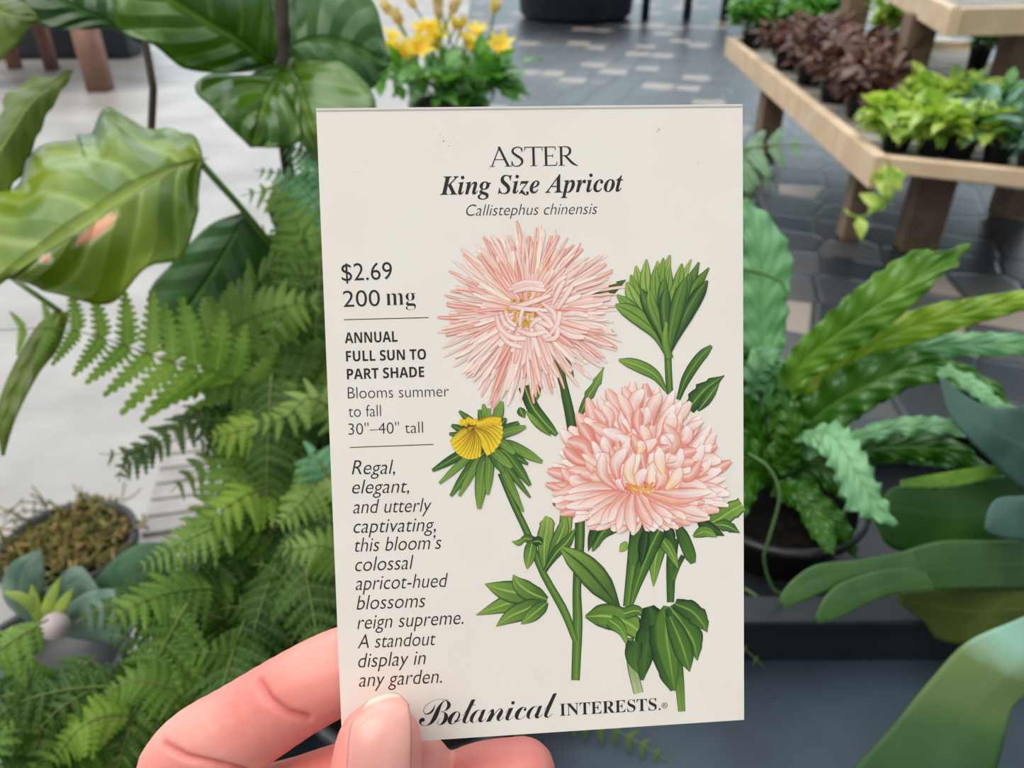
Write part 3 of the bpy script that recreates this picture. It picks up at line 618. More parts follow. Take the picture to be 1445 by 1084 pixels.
# ------------------------------------------------------------------ grey-green staghorn at lower left, on a wooden block
L_grey = leaf_mat('staghorn_grey', rgb(84, 112, 96), rgb(124, 146, 130), rib=rgb(120, 146, 128), freq=4, vein=.08, trans=.15, rough=.55, spec=.3, nscale=40, bump=.2)
L_greyd = leaf_mat('staghorn_deep', rgb(48, 86, 60), rgb(84, 118, 84), rib=rgb(90, 122, 92), freq=4, vein=.08, trans=.18, rough=.5, spec=.35, nscale=25, bump=.2)
g = P(60, 930, .78)
t = thing('grey_leaved_plant', 'grey green strap leaved plant at lower left in front of the mossy pot', 'plant', (g.x, g.y, 0))
mb = MB(); pot(mb, (g.x, g.y, .40), .075, g.z - .40, 24); mb.build('pot', M_black, t)
mb = MB(); mb.lathe([(0, 0), (.09, 0), (.09, .37), (.12, .37), (.12, .395), (0, .395)], (g.x, g.y, 0), 24); mb.build('pedestal', M_dark, t)
leaf('leaf', t, L_grey, [(70, 890, .76), (110, 872, .74), (150, 866, .73), (205, 848, .72)], [(68, 886, .76), (105, 845, .74), (150, 832, .73), (205, 846, .72)], [(72, 894, .76), (120, 905, .74), (172, 908, .73), (206, 850, .72)], cup=.1, n=20, m=10)
leaf('leaf', t, L_grey, [(60, 890, .76), (30, 850, .74), (35, 800, .73), (58, 775, .73)], [(58, 892, .76), (5, 850, .74), (10, 800, .73), (58, 774, .73)], [(62, 888, .76), (60, 850, .74), (62, 810, .73), (59, 776, .73)], cup=.1, n=20, m=10)
leaf('leaf', t, L_grey, [(70, 880, .76), (90, 835, .75), (115, 820, .745), (145, 842, .74)], [(66, 880, .76), (80, 820, .75), (112, 800, .745), (146, 841, .74)], [(74, 882, .76), (100, 850, .75), (120, 842, .745), (145, 844, .74)], cup=.1, n=20, m=10)
leaf('leaf', t, L_greyd, [(80, 890, .77), (140, 850, .76), (200, 810, .75), (250, 770, .74)], [(78, 886, .77), (130, 820, .76), (190, 770, .75), (250, 768, .74)], [(82, 894, .77), (160, 880, .76), (225, 840, .75), (251, 772, .74)], cup=.1, n=20, m=10)
leaf('leaf', t, L_grey, [(55, 905, .76), (20, 925, .73), (-10, 940, .72), (-40, 960, .72)], [(52, 900, .76), (15, 905, .73), (-20, 920, .72), (-42, 955, .72)], [(58, 910, .76), (35, 950, .73), (10, 975, .72), (-40, 990, .72)], cup=.1, n=20, m=10)
L_sprig = leaf_mat('sprig', rgb(150, 176, 74), rgb(186, 200, 96), vein=.1, trans=.3)
for p in ([(60, 880, .74), (70, 850, .725), (85, 815, .72)], [(62, 880, .74), (85, 858, .725), (102, 832, .72)], [(58, 878, .74), (40, 850, .725), (5, 835, .72)], [(62, 884, .74), (50, 858, .73), (45, 825, .725)]):
    strap('leaf', t, L_sprig, p, 9, n=14, m=6)
mb = MB(); c = P(78, 884, .72); mb.lathe([(.0001, -.014), (.010, -.011), (.0145, 0), (.011, .010), (.0001, .014)], c, 16); mb.build('bud', mat('pinkish_bud', rgb(190, 172, 170), .6), t, sub=1)
mb = MB(); c = P(26, 902, .71); mb.lathe([(.0001, -.014), (.010, -.011), (.0145, 0), (.011, .010), (.0001, .014)], c, 16); mb.build('bud', mat('yellowish_bud', rgb(150, 150, 70), .6), t, sub=1)

# ------------------------------------------------------------------ crinkled bird's nest fern, right
N1 = leaf_mat('nest_fern_bright', rgb(88, 138, 36), rgb(132, 174, 66), rib=rgb(160, 190, 100), freq=13, slant=2, vein=.12, trans=.38, rough=.3, spec=.6, nscale=22, bump=.7)
N2 = leaf_mat('nest_fern_pale', rgb(112, 166, 116), rgb(152, 200, 152), rib=rgb(148, 190, 130), freq=13, slant=2, vein=.1, trans=.3, rough=.35, spec=.5, nscale=22, bump=.6)
N3 = leaf_mat('nest_fern_deep', rgb(42, 96, 16), rgb(70, 124, 28), rib=rgb(110, 160, 70), freq=13, slant=2, vein=.12, trans=.32, rough=.3, spec=.6, nscale=22, bump=.7)
N4 = leaf_mat('nest_fern_yellow', rgb(118, 154, 32), rgb(158, 184, 58), rib=rgb(194, 206, 110), freq=13, slant=2, vein=.12, trans=.4, rough=.3, spec=.5, nscale=22, bump=.6)
t = fern_pot('birds_nest_fern', 'bright green crinkly edged strap leaved fern right of the packet', Vector((.235, .525, 0)), .07, .05, .758)
WV = dict(n=60, m=12)
leaf('frond', t, N2, [(1086, 620, .68), (1078, 520, .66), (1074, 430, .64), (1072, 350, .62), (1050, 282, .62)],
     [(1076, 620, .68), (1050, 520, .66), (1042, 430, .64), (1048, 350, .62), (1046, 280, .62)], [(1096, 620, .68), (1106, 520, .66), (1116, 430, .64), (1119, 355, .62), (1088, 305, .62), (1052, 280, .62)], cup=.1, wave=.003, wf=10, scal=.16, sf=15, **WV)
leaf('frond', t, N1, [(1088, 620, .68), (1125, 522, .64), (1200, 458, .60), (1290, 396, .57), (1366, 344, .56)],
     [(1080, 610, .68), (1104, 512, .64), (1152, 456, .61), (1202, 410, .59), (1252, 372, .575), (1296, 349, .565), (1330, 354, .56), (1366, 343, .56)],
     [(1098, 620, .68), (1134, 548, .64), (1190, 510, .61), (1256, 462, .585), (1302, 422, .57), (1330, 390, .56), (1354, 374, .56), (1367, 345, .56)], cup=.08, wave=.004, wf=11, scal=.18, sf=17, **WV)
strap('frond', t, N4, [(1095, 630, .68), (1150, 560, .65), (1230, 490, .62), (1300, 458, .60), (1370, 440, .58), (1460, 420, .57)], 24, prof=(.6, 1, 1, 1, 1, .8, .6), cup=.2, wave=.005, wf=9, scal=.12, sf=16, **WV)
strap('frond', t, N2, [(1100, 640, .69), (1160, 570, .67), (1240, 515, .65), (1300, 492, .63), (1380, 486, .62), (1480, 486, .61)], 19, prof=(.6, 1, 1, 1, 1, 1, .8), cup=.2, wave=.004, wf=9, scal=.3, sf=18, **WV)
leaf('frond', t, N3, [(1096, 650, .68), (1150, 590, .65), (1220, 545, .62), (1300, 516, .60), (1360, 530, .59), (1400, 560, .585), (1436, 578, .58)],
     [(1090, 645, .68), (1130, 565, .65), (1200, 510, .62), (1280, 490, .60), (1340, 505, .59), (1395, 530, .585), (1436, 576, .58)],
     [(1102, 655, .68), (1150, 640, .65), (1215, 590, .62), (1290, 548, .60), (1335, 545, .59), (1380, 572, .585), (1420, 585, .58), (1437, 580, .58)], cup=.12, wave=.006, wf=9, scal=.14, sf=17, **WV)
strap('frond', t, N2, [(1300, 516, .60), (1345, 528, .59), (1385, 552, .58), (1410, 574, .575), (1437, 578, .575)], 13, prof=(.5, 1, 1.1, 1, .7, .3), cup=.2, wave=.002, wf=5, scal=.3, sf=9, n=40, m=8)
leaf('frond', t, N2, [(1120, 620, .63), (1165, 612, .59), (1192, 640, .57), (1214, 680, .56), (1236, 712, .555), (1264, 742, .55)],
     [(1118, 624, .63), (1148, 634, .59), (1168, 665, .57), (1184, 700, .56), (1198, 728, .555), (1262, 744, .55)],
     [(1122, 615, .63), (1182, 592, .59), (1214, 618, .57), (1234, 655, .56), (1250, 698, .555), (1266, 740, .55)], cup=.12, wave=.003, wf=9, scal=.45, sf=11, **WV)
strap('frond', t, N2, [(1110, 650, .66), (1190, 625, .63), (1260, 604, .61), (1320, 600, .60), (1368, 612, .59), (1392, 640, .59)], 14, cup=.2, wave=.004, wf=8, scal=.3, sf=14, **WV)
strap('frond', t, N3, [(1110, 660, .67), (1190, 640, .65), (1270, 630, .64), (1350, 640, .63), (1420, 690, .62)], 24, cup=.2, wave=.005, wf=8, scal=.2, sf=14, **WV)
strap('frond', t, N2, [(1200, 660, .68), (1250, 640, .67), (1300, 645, .66), (1360, 660, .66)], 16, cup=.2, wave=.004, wf=6, scal=.3, sf=9, n=36, m=8)
strap('frond', t, N3, [(1080, 640, .68), (1050, 560, .66), (1030, 500, .65), (1000, 420, .64)], 30, cup=.2, wave=.005, wf=8, scal=.14, sf=14, **WV)
strap('frond', t, N3, [(1090, 660, .68), (1130, 610, .66), (1170, 560, .65), (1230, 520, .64), (1290, 470, .64)], 34, cup=.2, wave=.005, wf=8, scal=.14, sf=14, **WV)
strap('frond', t, N3, [(1080, 660, .67), (1110, 640, .64), (1120, 600, .62), (1090, 530, .62)], 26, cup=.2, wave=.005, wf=8, scal=.14, sf=14, **WV)
strap('frond', t, N2, [(1060, 560, .66), (1072, 524, .64), (1086, 505, .63), (1108, 510, .63)], 24, cup=.3, wave=.006, wf=5, scal=.25, sf=8, n=30, m=8)
strap('frond', t, N3, [(1090, 680, .68), (1060, 650, .65), (1020, 640, .64), (960, 660, .63)], 30, cup=.2, wave=.004, wf=8, scal=.14, sf=14, **WV)
strap('frond', t, N3, [(1100, 670, .68), (1150, 660, .66), (1210, 690, .64), (1270, 740, .64)], 26, cup=.2, wave=.004, wf=8, scal=.14, sf=14, **WV)
strap('frond', t, N3, [(1090, 690, .67), (1130, 700, .64), (1180, 740, .63), (1210, 790, .63)], 22, cup=.2, wave=.003, wf=8, scal=.14, sf=14, **WV)
for pts in ([(1056, 640, .56), (1085, 660, .55), (1100, 700, .545), (1085, 760, .55), (1078, 790, .56), (1090, 830, .57), (1110, 842, .58)], [(1048, 380, .60), (1080, 388, .60), (1104, 400, .60), (1110, 425, .60)], [(1050, 830, .60), (1090, 855, .59), (1130, 868, .585), (1160, 862, .58)]):
    mb = MB(); mb.tube(resamp([P(*p) for p in pts], 20), .0012, 7); mb.build('curled_tendril', M_tendril, t)
for k, (x, y) in enumerate(((1160, 745), (1230, 715), (1040, 715))):
    strap('frond', t, N3, [(1095, 670, .70), ((1095 + x) / 2, (655 + y) / 2 - 20, .66), (x, y, .62), (x + (x - 1095) * .25, y + 40, .60)], 22, cup=.2, wave=.004, wf=7, scal=.14, sf=12, n=40, m=10)
# sword fern peeping over the packet, standing by the timber bench
gp = P(1040, 300, 1.25)
t = thing('sword_fern', 'grey green sword fern by the right edge of the packet under the timber bench', 'fern', (gp.x, gp.y, 0))
mb = MB(); pot(mb, (gp.x, gp.y, 0), .12, .24, 24); mb.build('pot', M_black, t)
mb = MB(); mb.tube([(gp.x, gp.y, .2), (gp.x, gp.y, .5), gp], .006, 8); mb.build('stem', M_stem, t)
F6 = leaf_mat('sword_fern_grey', rgb(78, 112, 80), rgb(116, 148, 112), vein=.15, freq=7, trans=.2, rough=.5, spec=.4)
frond(t, F6, [(960, 260, 1.25), (1020, 222, 1.24), (1060, 208, 1.22), (1110, 204, 1.21), (1150, 206, 1.20)], 70, 6, tooth=3, pw=.5, deep=.12, sag=.1, rr=.002)
frond(t, F6, [(990, 330, 1.22), (1030, 300, 1.2), (1050, 300, 1.2), (1085, 330, 1.19)], 50, 6, tooth=3, pw=.5, deep=.12, sag=.1, rr=.002)
frond(t, F6, [(980, 280, 1.24), (1030, 240, 1.23), (1060, 236, 1.22), (1100, 250, 1.21)], 60, 6, tooth=3, pw=.5, deep=.12, sag=.2, rr=.002)

# ------------------------------------------------------------------ staghorn fern, lower right
H1 = leaf_mat('staghorn_blue_grey', rgb(44, 74, 64), rgb(68, 100, 90), rib=rgb(66, 98, 88), freq=3, vein=.06, trans=.1, rough=.5, spec=.45, nscale=25, bump=0)
H2 = leaf_mat('staghorn_green', rgb(50, 88, 36), rgb(82, 118, 62), rib=rgb(74, 110, 56), freq=3, vein=.04, trans=.2, rough=.4, spec=.55, nscale=18, bump=0)
H3 = leaf_mat('staghorn_olive', rgb(66, 80, 22), rgb(90, 104, 36), rib=rgb(88, 102, 36), freq=3, vein=.06, trans=.2, rough=.55, spec=.3, nscale=25, bump=0)
H4 = leaf_mat('staghorn_furry', rgb(70, 106, 60), rgb(112, 138, 92), rib=rgb(112, 140, 96), freq=3, vein=.03, trans=.12, rough=.6, spec=.3, nscale=32, bump=0, bands=((0, rgb(96, 118, 84)), (.2, rgb(110, 146, 118)), (.42, rgb(142, 184, 166)), (.5, rgb(132, 160, 128)), (.56, rgb(96, 112, 62)), (.68, rgb(84, 102, 52)), (.78, rgb(44, 78, 34)), (1, rgb(38, 70, 32))))
t = thing('staghorn_fern', 'staghorn fern with thick forked grey green fronds at lower right', 'fern', (.56, .52, .758))
mb = MB(); pot(mb, (.56, .52, .758), .075, .085, 24); mb.build('pot', M_black, t)
mb = MB(); mb.lathe([(0, .075), (.07, .074)], (.56, .52, .758), 20); mb.build('soil', M_soil, t)
ST = dict(n=40, m=14, solid=.0014, fold=0)
# main forked frond
mb = leaf('frond', t, H2, [(1600, 800, .60), (1500, 796, .575), (1400, 796, .55), (1300, 806, .53), (1225, 822, .525)],
     [(1600, 770, .60), (1500, 762, .575), (1400, 763, .55), (1330, 764, .535), (1270, 780, .53), (1214, 800, .525)],
     [(1600, 830, .60), (1500, 832, .575), (1400, 831, .55), (1330, 832, .535), (1285, 834, .53), (1236, 846, .525)], cup=.05, build=False, **ST)
mb = MB() if not isinstance(mb, MB) else mb
leaf('x', None, None, [(1300, 796, .53), (1220, 806, .524), (1150, 815, .52), (1118, 835, .517), (1104, 854, .517)],
     [(1290, 776, .53), (1215, 790, .524), (1155, 797, .52), (1122, 817, .517), (1102, 840, .517), (1101, 853, .517)],
     [(1310, 825, .53), (1240, 832, .524), (1180, 832, .52), (1140, 846, .517), (1118, 854, .517), (1105, 857, .517)], cup=.08, build=False, mb=mb, **ST)
leaf('x', None, None, [(1310, 815, .53), (1250, 828, .522), (1205, 842, .516), (1170, 862, .513), (1152, 876, .512)],
     [(1300, 800, .53), (1240, 806, .522), (1190, 822, .516), (1164, 844, .513), (1149, 874, .512)],
     [(1320, 832, .53), (1262, 838, .522), (1225, 852, .516), (1185, 872, .513), (1154, 880, .512)], cup=.08, build=False, mb=mb, **ST)
mb.build('frond', H2, t, solid=.0014)
# upper blue grey frond
leaf('frond', t, H1, [(1326, 532, .58), (1352, 568, .575), (1390, 602, .57), (1440, 628, .57), (1500, 660, .58)],
     [(1326, 531, .58), (1366, 560, .575), (1404, 576, .57), (1450, 576, .57), (1510, 590, .58)],
     [(1325, 533, .58), (1340, 584, .575), (1372, 622, .57), (1402, 652, .57), (1450, 695, .575), (1500, 730, .58)], cup=.15, **ST)
leaf('frond', t, H1, [(1500, 700, .54), (1450, 712, .53), (1412, 728, .525), (1390, 748, .525)],
     [(1500, 690, .54), (1450, 701, .53), (1414, 704, .525), (1396, 722, .525), (1389, 747, .525)], [(1500, 780, .54), (1450, 766, .53), (1420, 760, .525), (1392, 750, .525)], cup=.2, **ST)
leaf('frond', t, N1, [(1500, 640, .60), (1420, 660, .59), (1350, 676, .585), (1270, 682, .585)], [(1500, 620, .60), (1420, 652, .59), (1350, 664, .585), (1270, 678, .585)],
     [(1500, 660, .60), (1420, 668, .59), (1350, 686, .585), (1270, 688, .585)], cup=.1, **ST)
leaf('frond', t, leaf_mat('staghorn_deep_green', rgb(40, 80, 26), rgb(58, 100, 38), rib=rgb(58, 100, 40), vein=.05, freq=3, trans=.2, rough=.45, nscale=18, bump=0), [(1520, 720, .62), (1420, 722, .61), (1340, 728, .605), (1262, 716, .60), (1238, 735, .60)], [(1520, 660, .62), (1420, 670, .61), (1340, 682, .605), (1264, 688, .60), (1240, 720, .60)],
     [(1520, 790, .62), (1420, 790, .61), (1340, 790, .605), (1262, 775, .60), (1237, 742, .60)], cup=.1, **ST)
# olive shield frond below
leaf('frond', t, H3, [(1540, 850, .58), (1450, 858, .565), (1370, 862, .56), (1268, 846, .56)], [(1540, 800, .58), (1450, 820, .565), (1370, 828, .56), (1268, 838, .56)],
     [(1540, 860, .58), (1450, 880, .565), (1400, 900, .56), (1360, 911, .56), (1322, 902, .56), (1306, 880, .56), (1266, 850, .56)], cup=.1, **ST)
# big curved near frond
leaf('frond', t, H4, [(1560, 860, .50), (1480, 905, .46), (1410, 960, .435), (1356, 1020, .42), (1310, 1090, .41), (1285, 1150, .41)],
     [(1540, 830, .50), (1440, 874, .46), (1370, 906, .44), (1318, 960, .425), (1264, 1024, .415), (1205, 1092, .41), (1180, 1150, .41)],
     [(1580, 900, .50), (1510, 950, .46), (1442, 990, .435), (1426, 1030, .42), (1412, 1085, .41), (1395, 1150, .41)], cup=.1, n=44, m=16, solid=.0016, fold=0)
for p in ((1600, 800, .60), (1500, 660, .58), (1500, 735, .54), (1500, 640, .60), (1520, 725, .62), (1540, 840, .58), (1560, 862, .50)):
    a = P(*p); b = Vector((.56, .52, .835)); mb = MB(); mb.tube(resamp([b, b.lerp(a, .5) + Vector((0, 0, .03)), a], 10), [.004] * 9 + [.003], 8); mb.build('frond_stalk', M_petiole, t)
# ------------------------------------------------------------------ seed packet
CORN = [(446, 153), (1048, 147), (1050, 1016), (483, 1053)]
LAM = [1.0, 1.03829569, 1.099889, 1.06159331]; SC = .14623471
TL, TR, BR, BL = [CAM + ray(*CORN[i]) * (LAM[i] * SC) for i in range(4)]
PN = (BL - TL).cross(TR - TL).normalized()
if PN.dot(FW) > 0: PN = -PN
def K(px, py, off=0.0):
    r = ray(px, py); return CAM + r * ((TL - CAM).dot(PN) / r.dot(PN)) + PN * off
M_paper = mat('coated_paper', rgb(240, 230, 219), .38, .45, c2=rgb(237, 226, 214), nscale=60, bump=.05, bscale=220, dist=.0004)
M_ink = mat('dark_ink', rgb(44, 40, 42), .45, .3)
M_print = mat('printed_ink', (.5, .5, .5, 1), .42, .35, attr='col')
pk = thing('seed_packet', 'cream paper seed packet printed with pink aster flowers, held up in front', 'seed packet', (BL + BR) * .5)
mb = MB(); nx, ny = 24, 36; front = []; back = []
for j in range(ny + 1):
    fr = []; bk = []
    for i in range(nx + 1):
        u = i / nx; v = j / ny; p = TL.lerp(TR, u).lerp(BL.lerp(BR, u), v)
        e_ = (math.sin(math.pi * u) * math.sin(math.pi * v)) ** .7 if 0 < u < 1 and 0 < v < 1 else 0
        fr.append(p); bk.append(p - PN * (.0006 + .0022 * e_))
    front.append(fr); back.append(bk)
mb.grid(front); mb.grid([r[::-1] for r in back])
rim = front[0] + [r[-1] for r in front[1:]] + front[-1][::-1][1:] + [r[0] for r in front[::-1]][1:-1]
rimb = back[0] + [r[-1] for r in back[1:]] + back[-1][::-1][1:] + [r[0] for r in back[::-1]][1:-1]
mb.grid([rim + [rim[0]], rimb + [rimb[0]]])
mb.build('envelope', M_paper, pk, smooth=False)
# folded flap seam along the top
mb = MB(); mb.grid([[K(446.5 + (1047.5 - 446.5) * i / 20, 153.3 - 6 * i / 20, .0001) for i in range(21)], [K(446.8 + (1047.5 - 446.8) * i / 20, 157 - 6 * i / 20, .00012) for i in range(21)], [K(446.9 + (1047.5 - 446.9) * i / 20, 157.6 - 6 * i / 20, 0) for i in range(21)]])
mb.build('top_fold', M_paper, pk)

def mathtxt(s, U0, L0):
    return ''.join(chr(U0 + ord(k) - 65) if k.isupper() else chr(L0 + ord(k) - 97) if k.islower() else k for k in s)
def text(name, body, p0, p1, h, offset=0, shear=0, m=None, kern=None):
    """lettering with its ink from p0 to p1 (baseline, photo pixels on the packet) and its tallest letter h high"""
    cu = bpy.data.curves.new(name, 'FONT'); cu.body = body; cu.offset = offset; cu.shear = shear; cu.resolution_u = 6
    for k_, v_ in (kern or {}).items(): cu.body_format[k_].kerning = v_ * 75
    ob = bpy.data.objects.new(name, cu); COL.objects.link(ob); bpy.context.view_layer.update()
    me = bpy.data.meshes.new_from_object(ob.evaluated_get(bpy.context.evaluated_depsgraph_get())); COL.objects.unlink(ob); bpy.data.objects.remove(ob); bpy.data.curves.remove(cu)
    xs = [v.co.x for v in me.vertices]; ym = max(v.co.y for v in me.vertices); x0 = min(xs); x1 = max(xs)
    a = K(*p0, .00004); b = K(*p1, .00004); ex = (b - a) / (x1 - x0); eh = K(p0[0], p0[1] - h, .00004) - a; X = (b - a).normalized()
    ey = PN.cross(X).normalized(); ey *= (1 if ey.dot(eh) > 0 else -1) * eh.length / ym
    loc = pk.location
    for v in me.vertices: v.co = a + ex * (v.co.x - x0) + ey * v.co.y - loc
    me.materials.clear(); me.materials.append(m or M_ink)
    o = bpy.data.objects.new(name, me); COL.objects.link(o); o.parent = pk; return o
# thin roman capitals of the title, stroke by stroke in units of the cap height
RO = {'A': ([([(.02, .01), (.36, .99)], (.024, .024)), ([(.34, 1.03), (.73, .01)], (.05, .055)), ([(.13, .36), (.60, .36)], (.018, .018)), ([(-.09, .012), (.15, .012)], (.016, .016)), ([(.58, .012), (.87, .012)], (.016, .016))], .86),
 'S': ([([(.47, .78), (.42, .95), (.26, .995), (.10, .90), (.08, .72), (.26, .54), (.44, .38), (.46, .16), (.28, .005), (.09, .05), (.03, .25)], (.02, .025, .025, .04, .055, .06, .06, .045, .025, .025, .02)), ([(.475, .74), (.475, .98)], (.016, .016)), ([(.025, .02), (.025, .28)], (.016, .016))], .60),
 'T': ([([(.37, 0), (.37, 1)], (.052, .052)), ([(0, .98), (.74, .98)], (.022, .022)), ([(.005, .99), (-.015, .78)], (.022, .012)), ([(.735, .99), (.755, .78)], (.022, .012)), ([(.22, .012), (.52, .012)], (.016, .016))], .78),
 'E': ([([(.13, 0), (.13, 1)], (.052, .052)), ([(0, .98), (.53, .98)], (.018, .022)), ([(.13, .52), (.42, .52)], (.02, .02)), ([(0, .02), (.57, .02)], (.018, .022)), ([(.525, .99), (.54, .81)], (.022, .012)), ([(.42, .61), (.42, .43)], (.014, .014)), ([(.56, .02), (.61, .21)], (.024, .012))], .66),
 'R': ([([(.13, 0), (.13, 1)], (.052, .052)), ([(0, .985), (.20, .985), (.36, .98), (.50, .88), (.51, .68), (.38, .53), (.14, .51)], (.016, .018, .024, .05, .055, .03, .018)), ([(.31, .51), (.62, .12), (.84, -.02)], (.05, .055, .02)), ([(0, .012), (.28, .012)], (.016, .016))], .82)}
mb = MB(); wid = sum(RO[k][1] for k in 'ASTER') - .02; x = .09; a = K(690.5, 235.4, .00004); b = K(811, 233.4, .00004); X = (b - a).normalized(); Y = PN.cross(X).normalized(); Y *= -1 if Y.dot(UP) < 0 else 1
kx = (b - a).length / wid; ky = (K(690.5, 208.2, .00004) - a).length
for ch in 'ASTER':
    for pts, ws in RO[ch][0]:
        n_ = 1 if len(pts) == 2 else 28; rows = []
        for i in range(n_ + 1):
            p = cr([(q[0], q[1], 0) for q in pts], i / n_); t_ = cr([(q[0], q[1], 0) for q in pts], min(1, i / n_ + .01)) - cr([(q[0], q[1], 0) for q in pts], max(0, i / n_ - .01)); t_.normalize(); w = li(ws, i / n_)
            rows.append([a + X * ((x + p.x + s_ * -t_.y * w) * kx) + Y * ((p.y + s_ * t_.x * w) * ky) for s_ in (-1, 1)])
        mb.grid(rows)
    x += RO[ch][1]
mb.build('title_lettering', M_ink, pk, smooth=False)
text('variety_lettering', mathtxt('King Size Apricot', 0x1d468, 0x1d482), (621, 275), (879.5, 270), 26.5)
text('species_lettering', 'Callistephus chinensis', (658, 304.7), (843, 302), 16, -.012, .28)
text('price_lettering', '$2.69', (482.5, 396.6), (553.7, 394), 24.5, -.004)
text('weight_lettering', '200', (484.6, 433.4), (536.5, 431.8), 23, -.004)
text('weight_lettering', mathtxt('mg', 0, 0x1d41a), (545, 431.3), (586.7, 430), 17, -.0135)
for s, p0, p1, h in (('ANNUAL', (486.8, 484.5), (561, 482.3), 15), ('FULL SUN TO', (488.5, 510.2), (601.3, 507.2), 15), ('PART SHADE', (489.8, 535.5), (598.7, 532), 15)):
    text('growing_lettering', mathtxt(s, 0x1d5d4, 0x1d5ee), p0, p1, h, 0)
for s, p0, p1, h in (('Blooms summer', (491, 562.6), (633.5, 559.6), 16), ('to fall', (492, 588.7), (537.8, 587.5), 16.5), ('30"\u201340" tall', (492, 613.7), (597, 610.7), 16.5)):
    text('bloom_lettering', s, p0, p1, h, -.012)
for s, p0, p1, h in (('Regal,', (496.5, 669.7), (557.5, 668.7), 20), ('elegant,', (497, 696.8), (577.3, 695.3), 19.5), ('and utterly', (498.5, 724.8), (609, 722), 19.5), ('captivating,', (499, 752.4), (615, 749.5), 18.5),
                     ('this bloom\u2019s', (501, 779), (623, 774.6), 20), ('colossal', (501.4, 806.5), (584, 803), 20), ('apricot-hued', (502, 833), (632.4, 828.3), 20), ('blossoms', (503.3, 860.6), (600.5, 856.8), 20),
                     ('reign supreme.', (504.3, 888.2), (654, 880.5), 18.5), ('A standout', (504.8, 915.3), (615, 910.4), 19.5), ('display in', (505.7, 942.3), (601, 937.5), 20), ('any garden.', (506.7, 969.4), (623.7, 963.6), 20)):
    text('description_lettering', s, p0, p1, h, -.008, .24)
text('maker_lettering', mathtxt('Botanical', 0x1d4d0, 0x1d4ea), (591.8, 1025.5), (787, 1012), 37, -.009, kern={0: -.05, 1: -.10, 2: -.26, 3: -.09, 4: -.09, 5: -.11, 6: -.09, 7: -.09})
text('maker_lettering', mathtxt('INTERESTS', 0x1d400, 0x1d41a) + '.', (790, 1010.5), (932, 1002), 17.5, -.005)
text('registered_mark', '\u00ae', (933.5, 999.8), (942, 999.3), 8)
for p, q in (((485.5, 451.2), (604.7, 448.2)), ((493.6, 631.5), (611.6, 627.2))):
    mb = MB(); mb.add([K(p[0], p[1] - .55, .00004), K(q[0], q[1] - .55, .00004), K(q[0], q[1] + .55, .00004), K(p[0], p[1] + .55, .00004)], [(0, 1, 2, 3)]); mb.build('ruled_line', M_ink, pk, smooth=False)
mb = MB(); random.seed(5)
for x, y, r in ((626, 199, 1.4), (633, 206, 1), (621, 190, .8), (930, 183, 1.6), (927, 186, .9), (500, 243, .7), (985, 231, .7), (640, 193, .6)):
    mb.add([K(x + r * math.cos(a) * random.uniform(.6, 1.3), y + r * math.sin(a) * random.uniform(.6, 1.3), .00004) for a in [i * .785 for i in range(8)]], [tuple(range(8))])
mb.build('smudge', mat('smudge', rgb(186, 176, 168), .6), pk, smooth=False)

# ------------------------------------------------------------------ the printed illustration (flat ink on the paper)
ZL = [0.00005]
def ink(mb, pts, ws, base, tip, edge, vein=None, n=10, hi=None, jag=0, jf=6):
    """one brush mark: spline pts (photo px), half widths ws, colour from base to tip, darker outline"""
    ZL[0] += .0000006; z = ZL[0]; q = [cr([(p[0], p[1], 0) for p in pts], i / n) for i in range(n + 1)]; rows = []; cols = []
    for i in range(n + 1):
        t = q[min(i + 1, n)] - q[max(i - 1, 0)]; L = math.hypot(t.x, t.y) or 1; sx_, sy_ = -t.y / L, t.x / L; u = i / n; w = li(ws, u)
        c = mixc(base, tip, u); k = random.uniform(.93, 1.05); c = tuple(min(1, x * k) for x in c)
        if jag:
            ph = (u * jf) % 1; w *= 1 - jag * ph
        for a, cc in ((-1, edge), (-.72, c), (-.12, mixc(c, hi, .5) if hi else c), (0, vein or c), (.12, mixc(c, hi, .5) if hi else c), (.72, c), (1, edge)):
            pass
        rows.append([K(q[i].x + sx_ * w * a, q[i].y + sy_ * w * a, z) for a in (-1, -.70, -.15, 0, .15, .70, 1)])
        h2 = mixc(c, hi, .55) if hi else c
        ed = mixc(c, edge, .95)
        cols += [ed, c, h2, vein or h2, mixc(c, h2, .4), c, ed]
    mb.grid(rows, cols)
pal = rgb(252, 224, 210); pk1 = rgb(244, 190, 172); sal = rgb(226, 132, 114); sal2 = rgb(236, 158, 138); cre = rgb(250, 232, 190); wht = rgb(253, 238, 230)
gd = rgb(44, 76, 34); gm = rgb(84, 122, 46); gl = rgb(134, 166, 70); gy = rgb(168, 190, 92); gdk = rgb(30, 52, 30); gmd = rgb(62, 98, 40)
WP = (.55, .9, 1, 1, .9, .25)
random.seed(11)
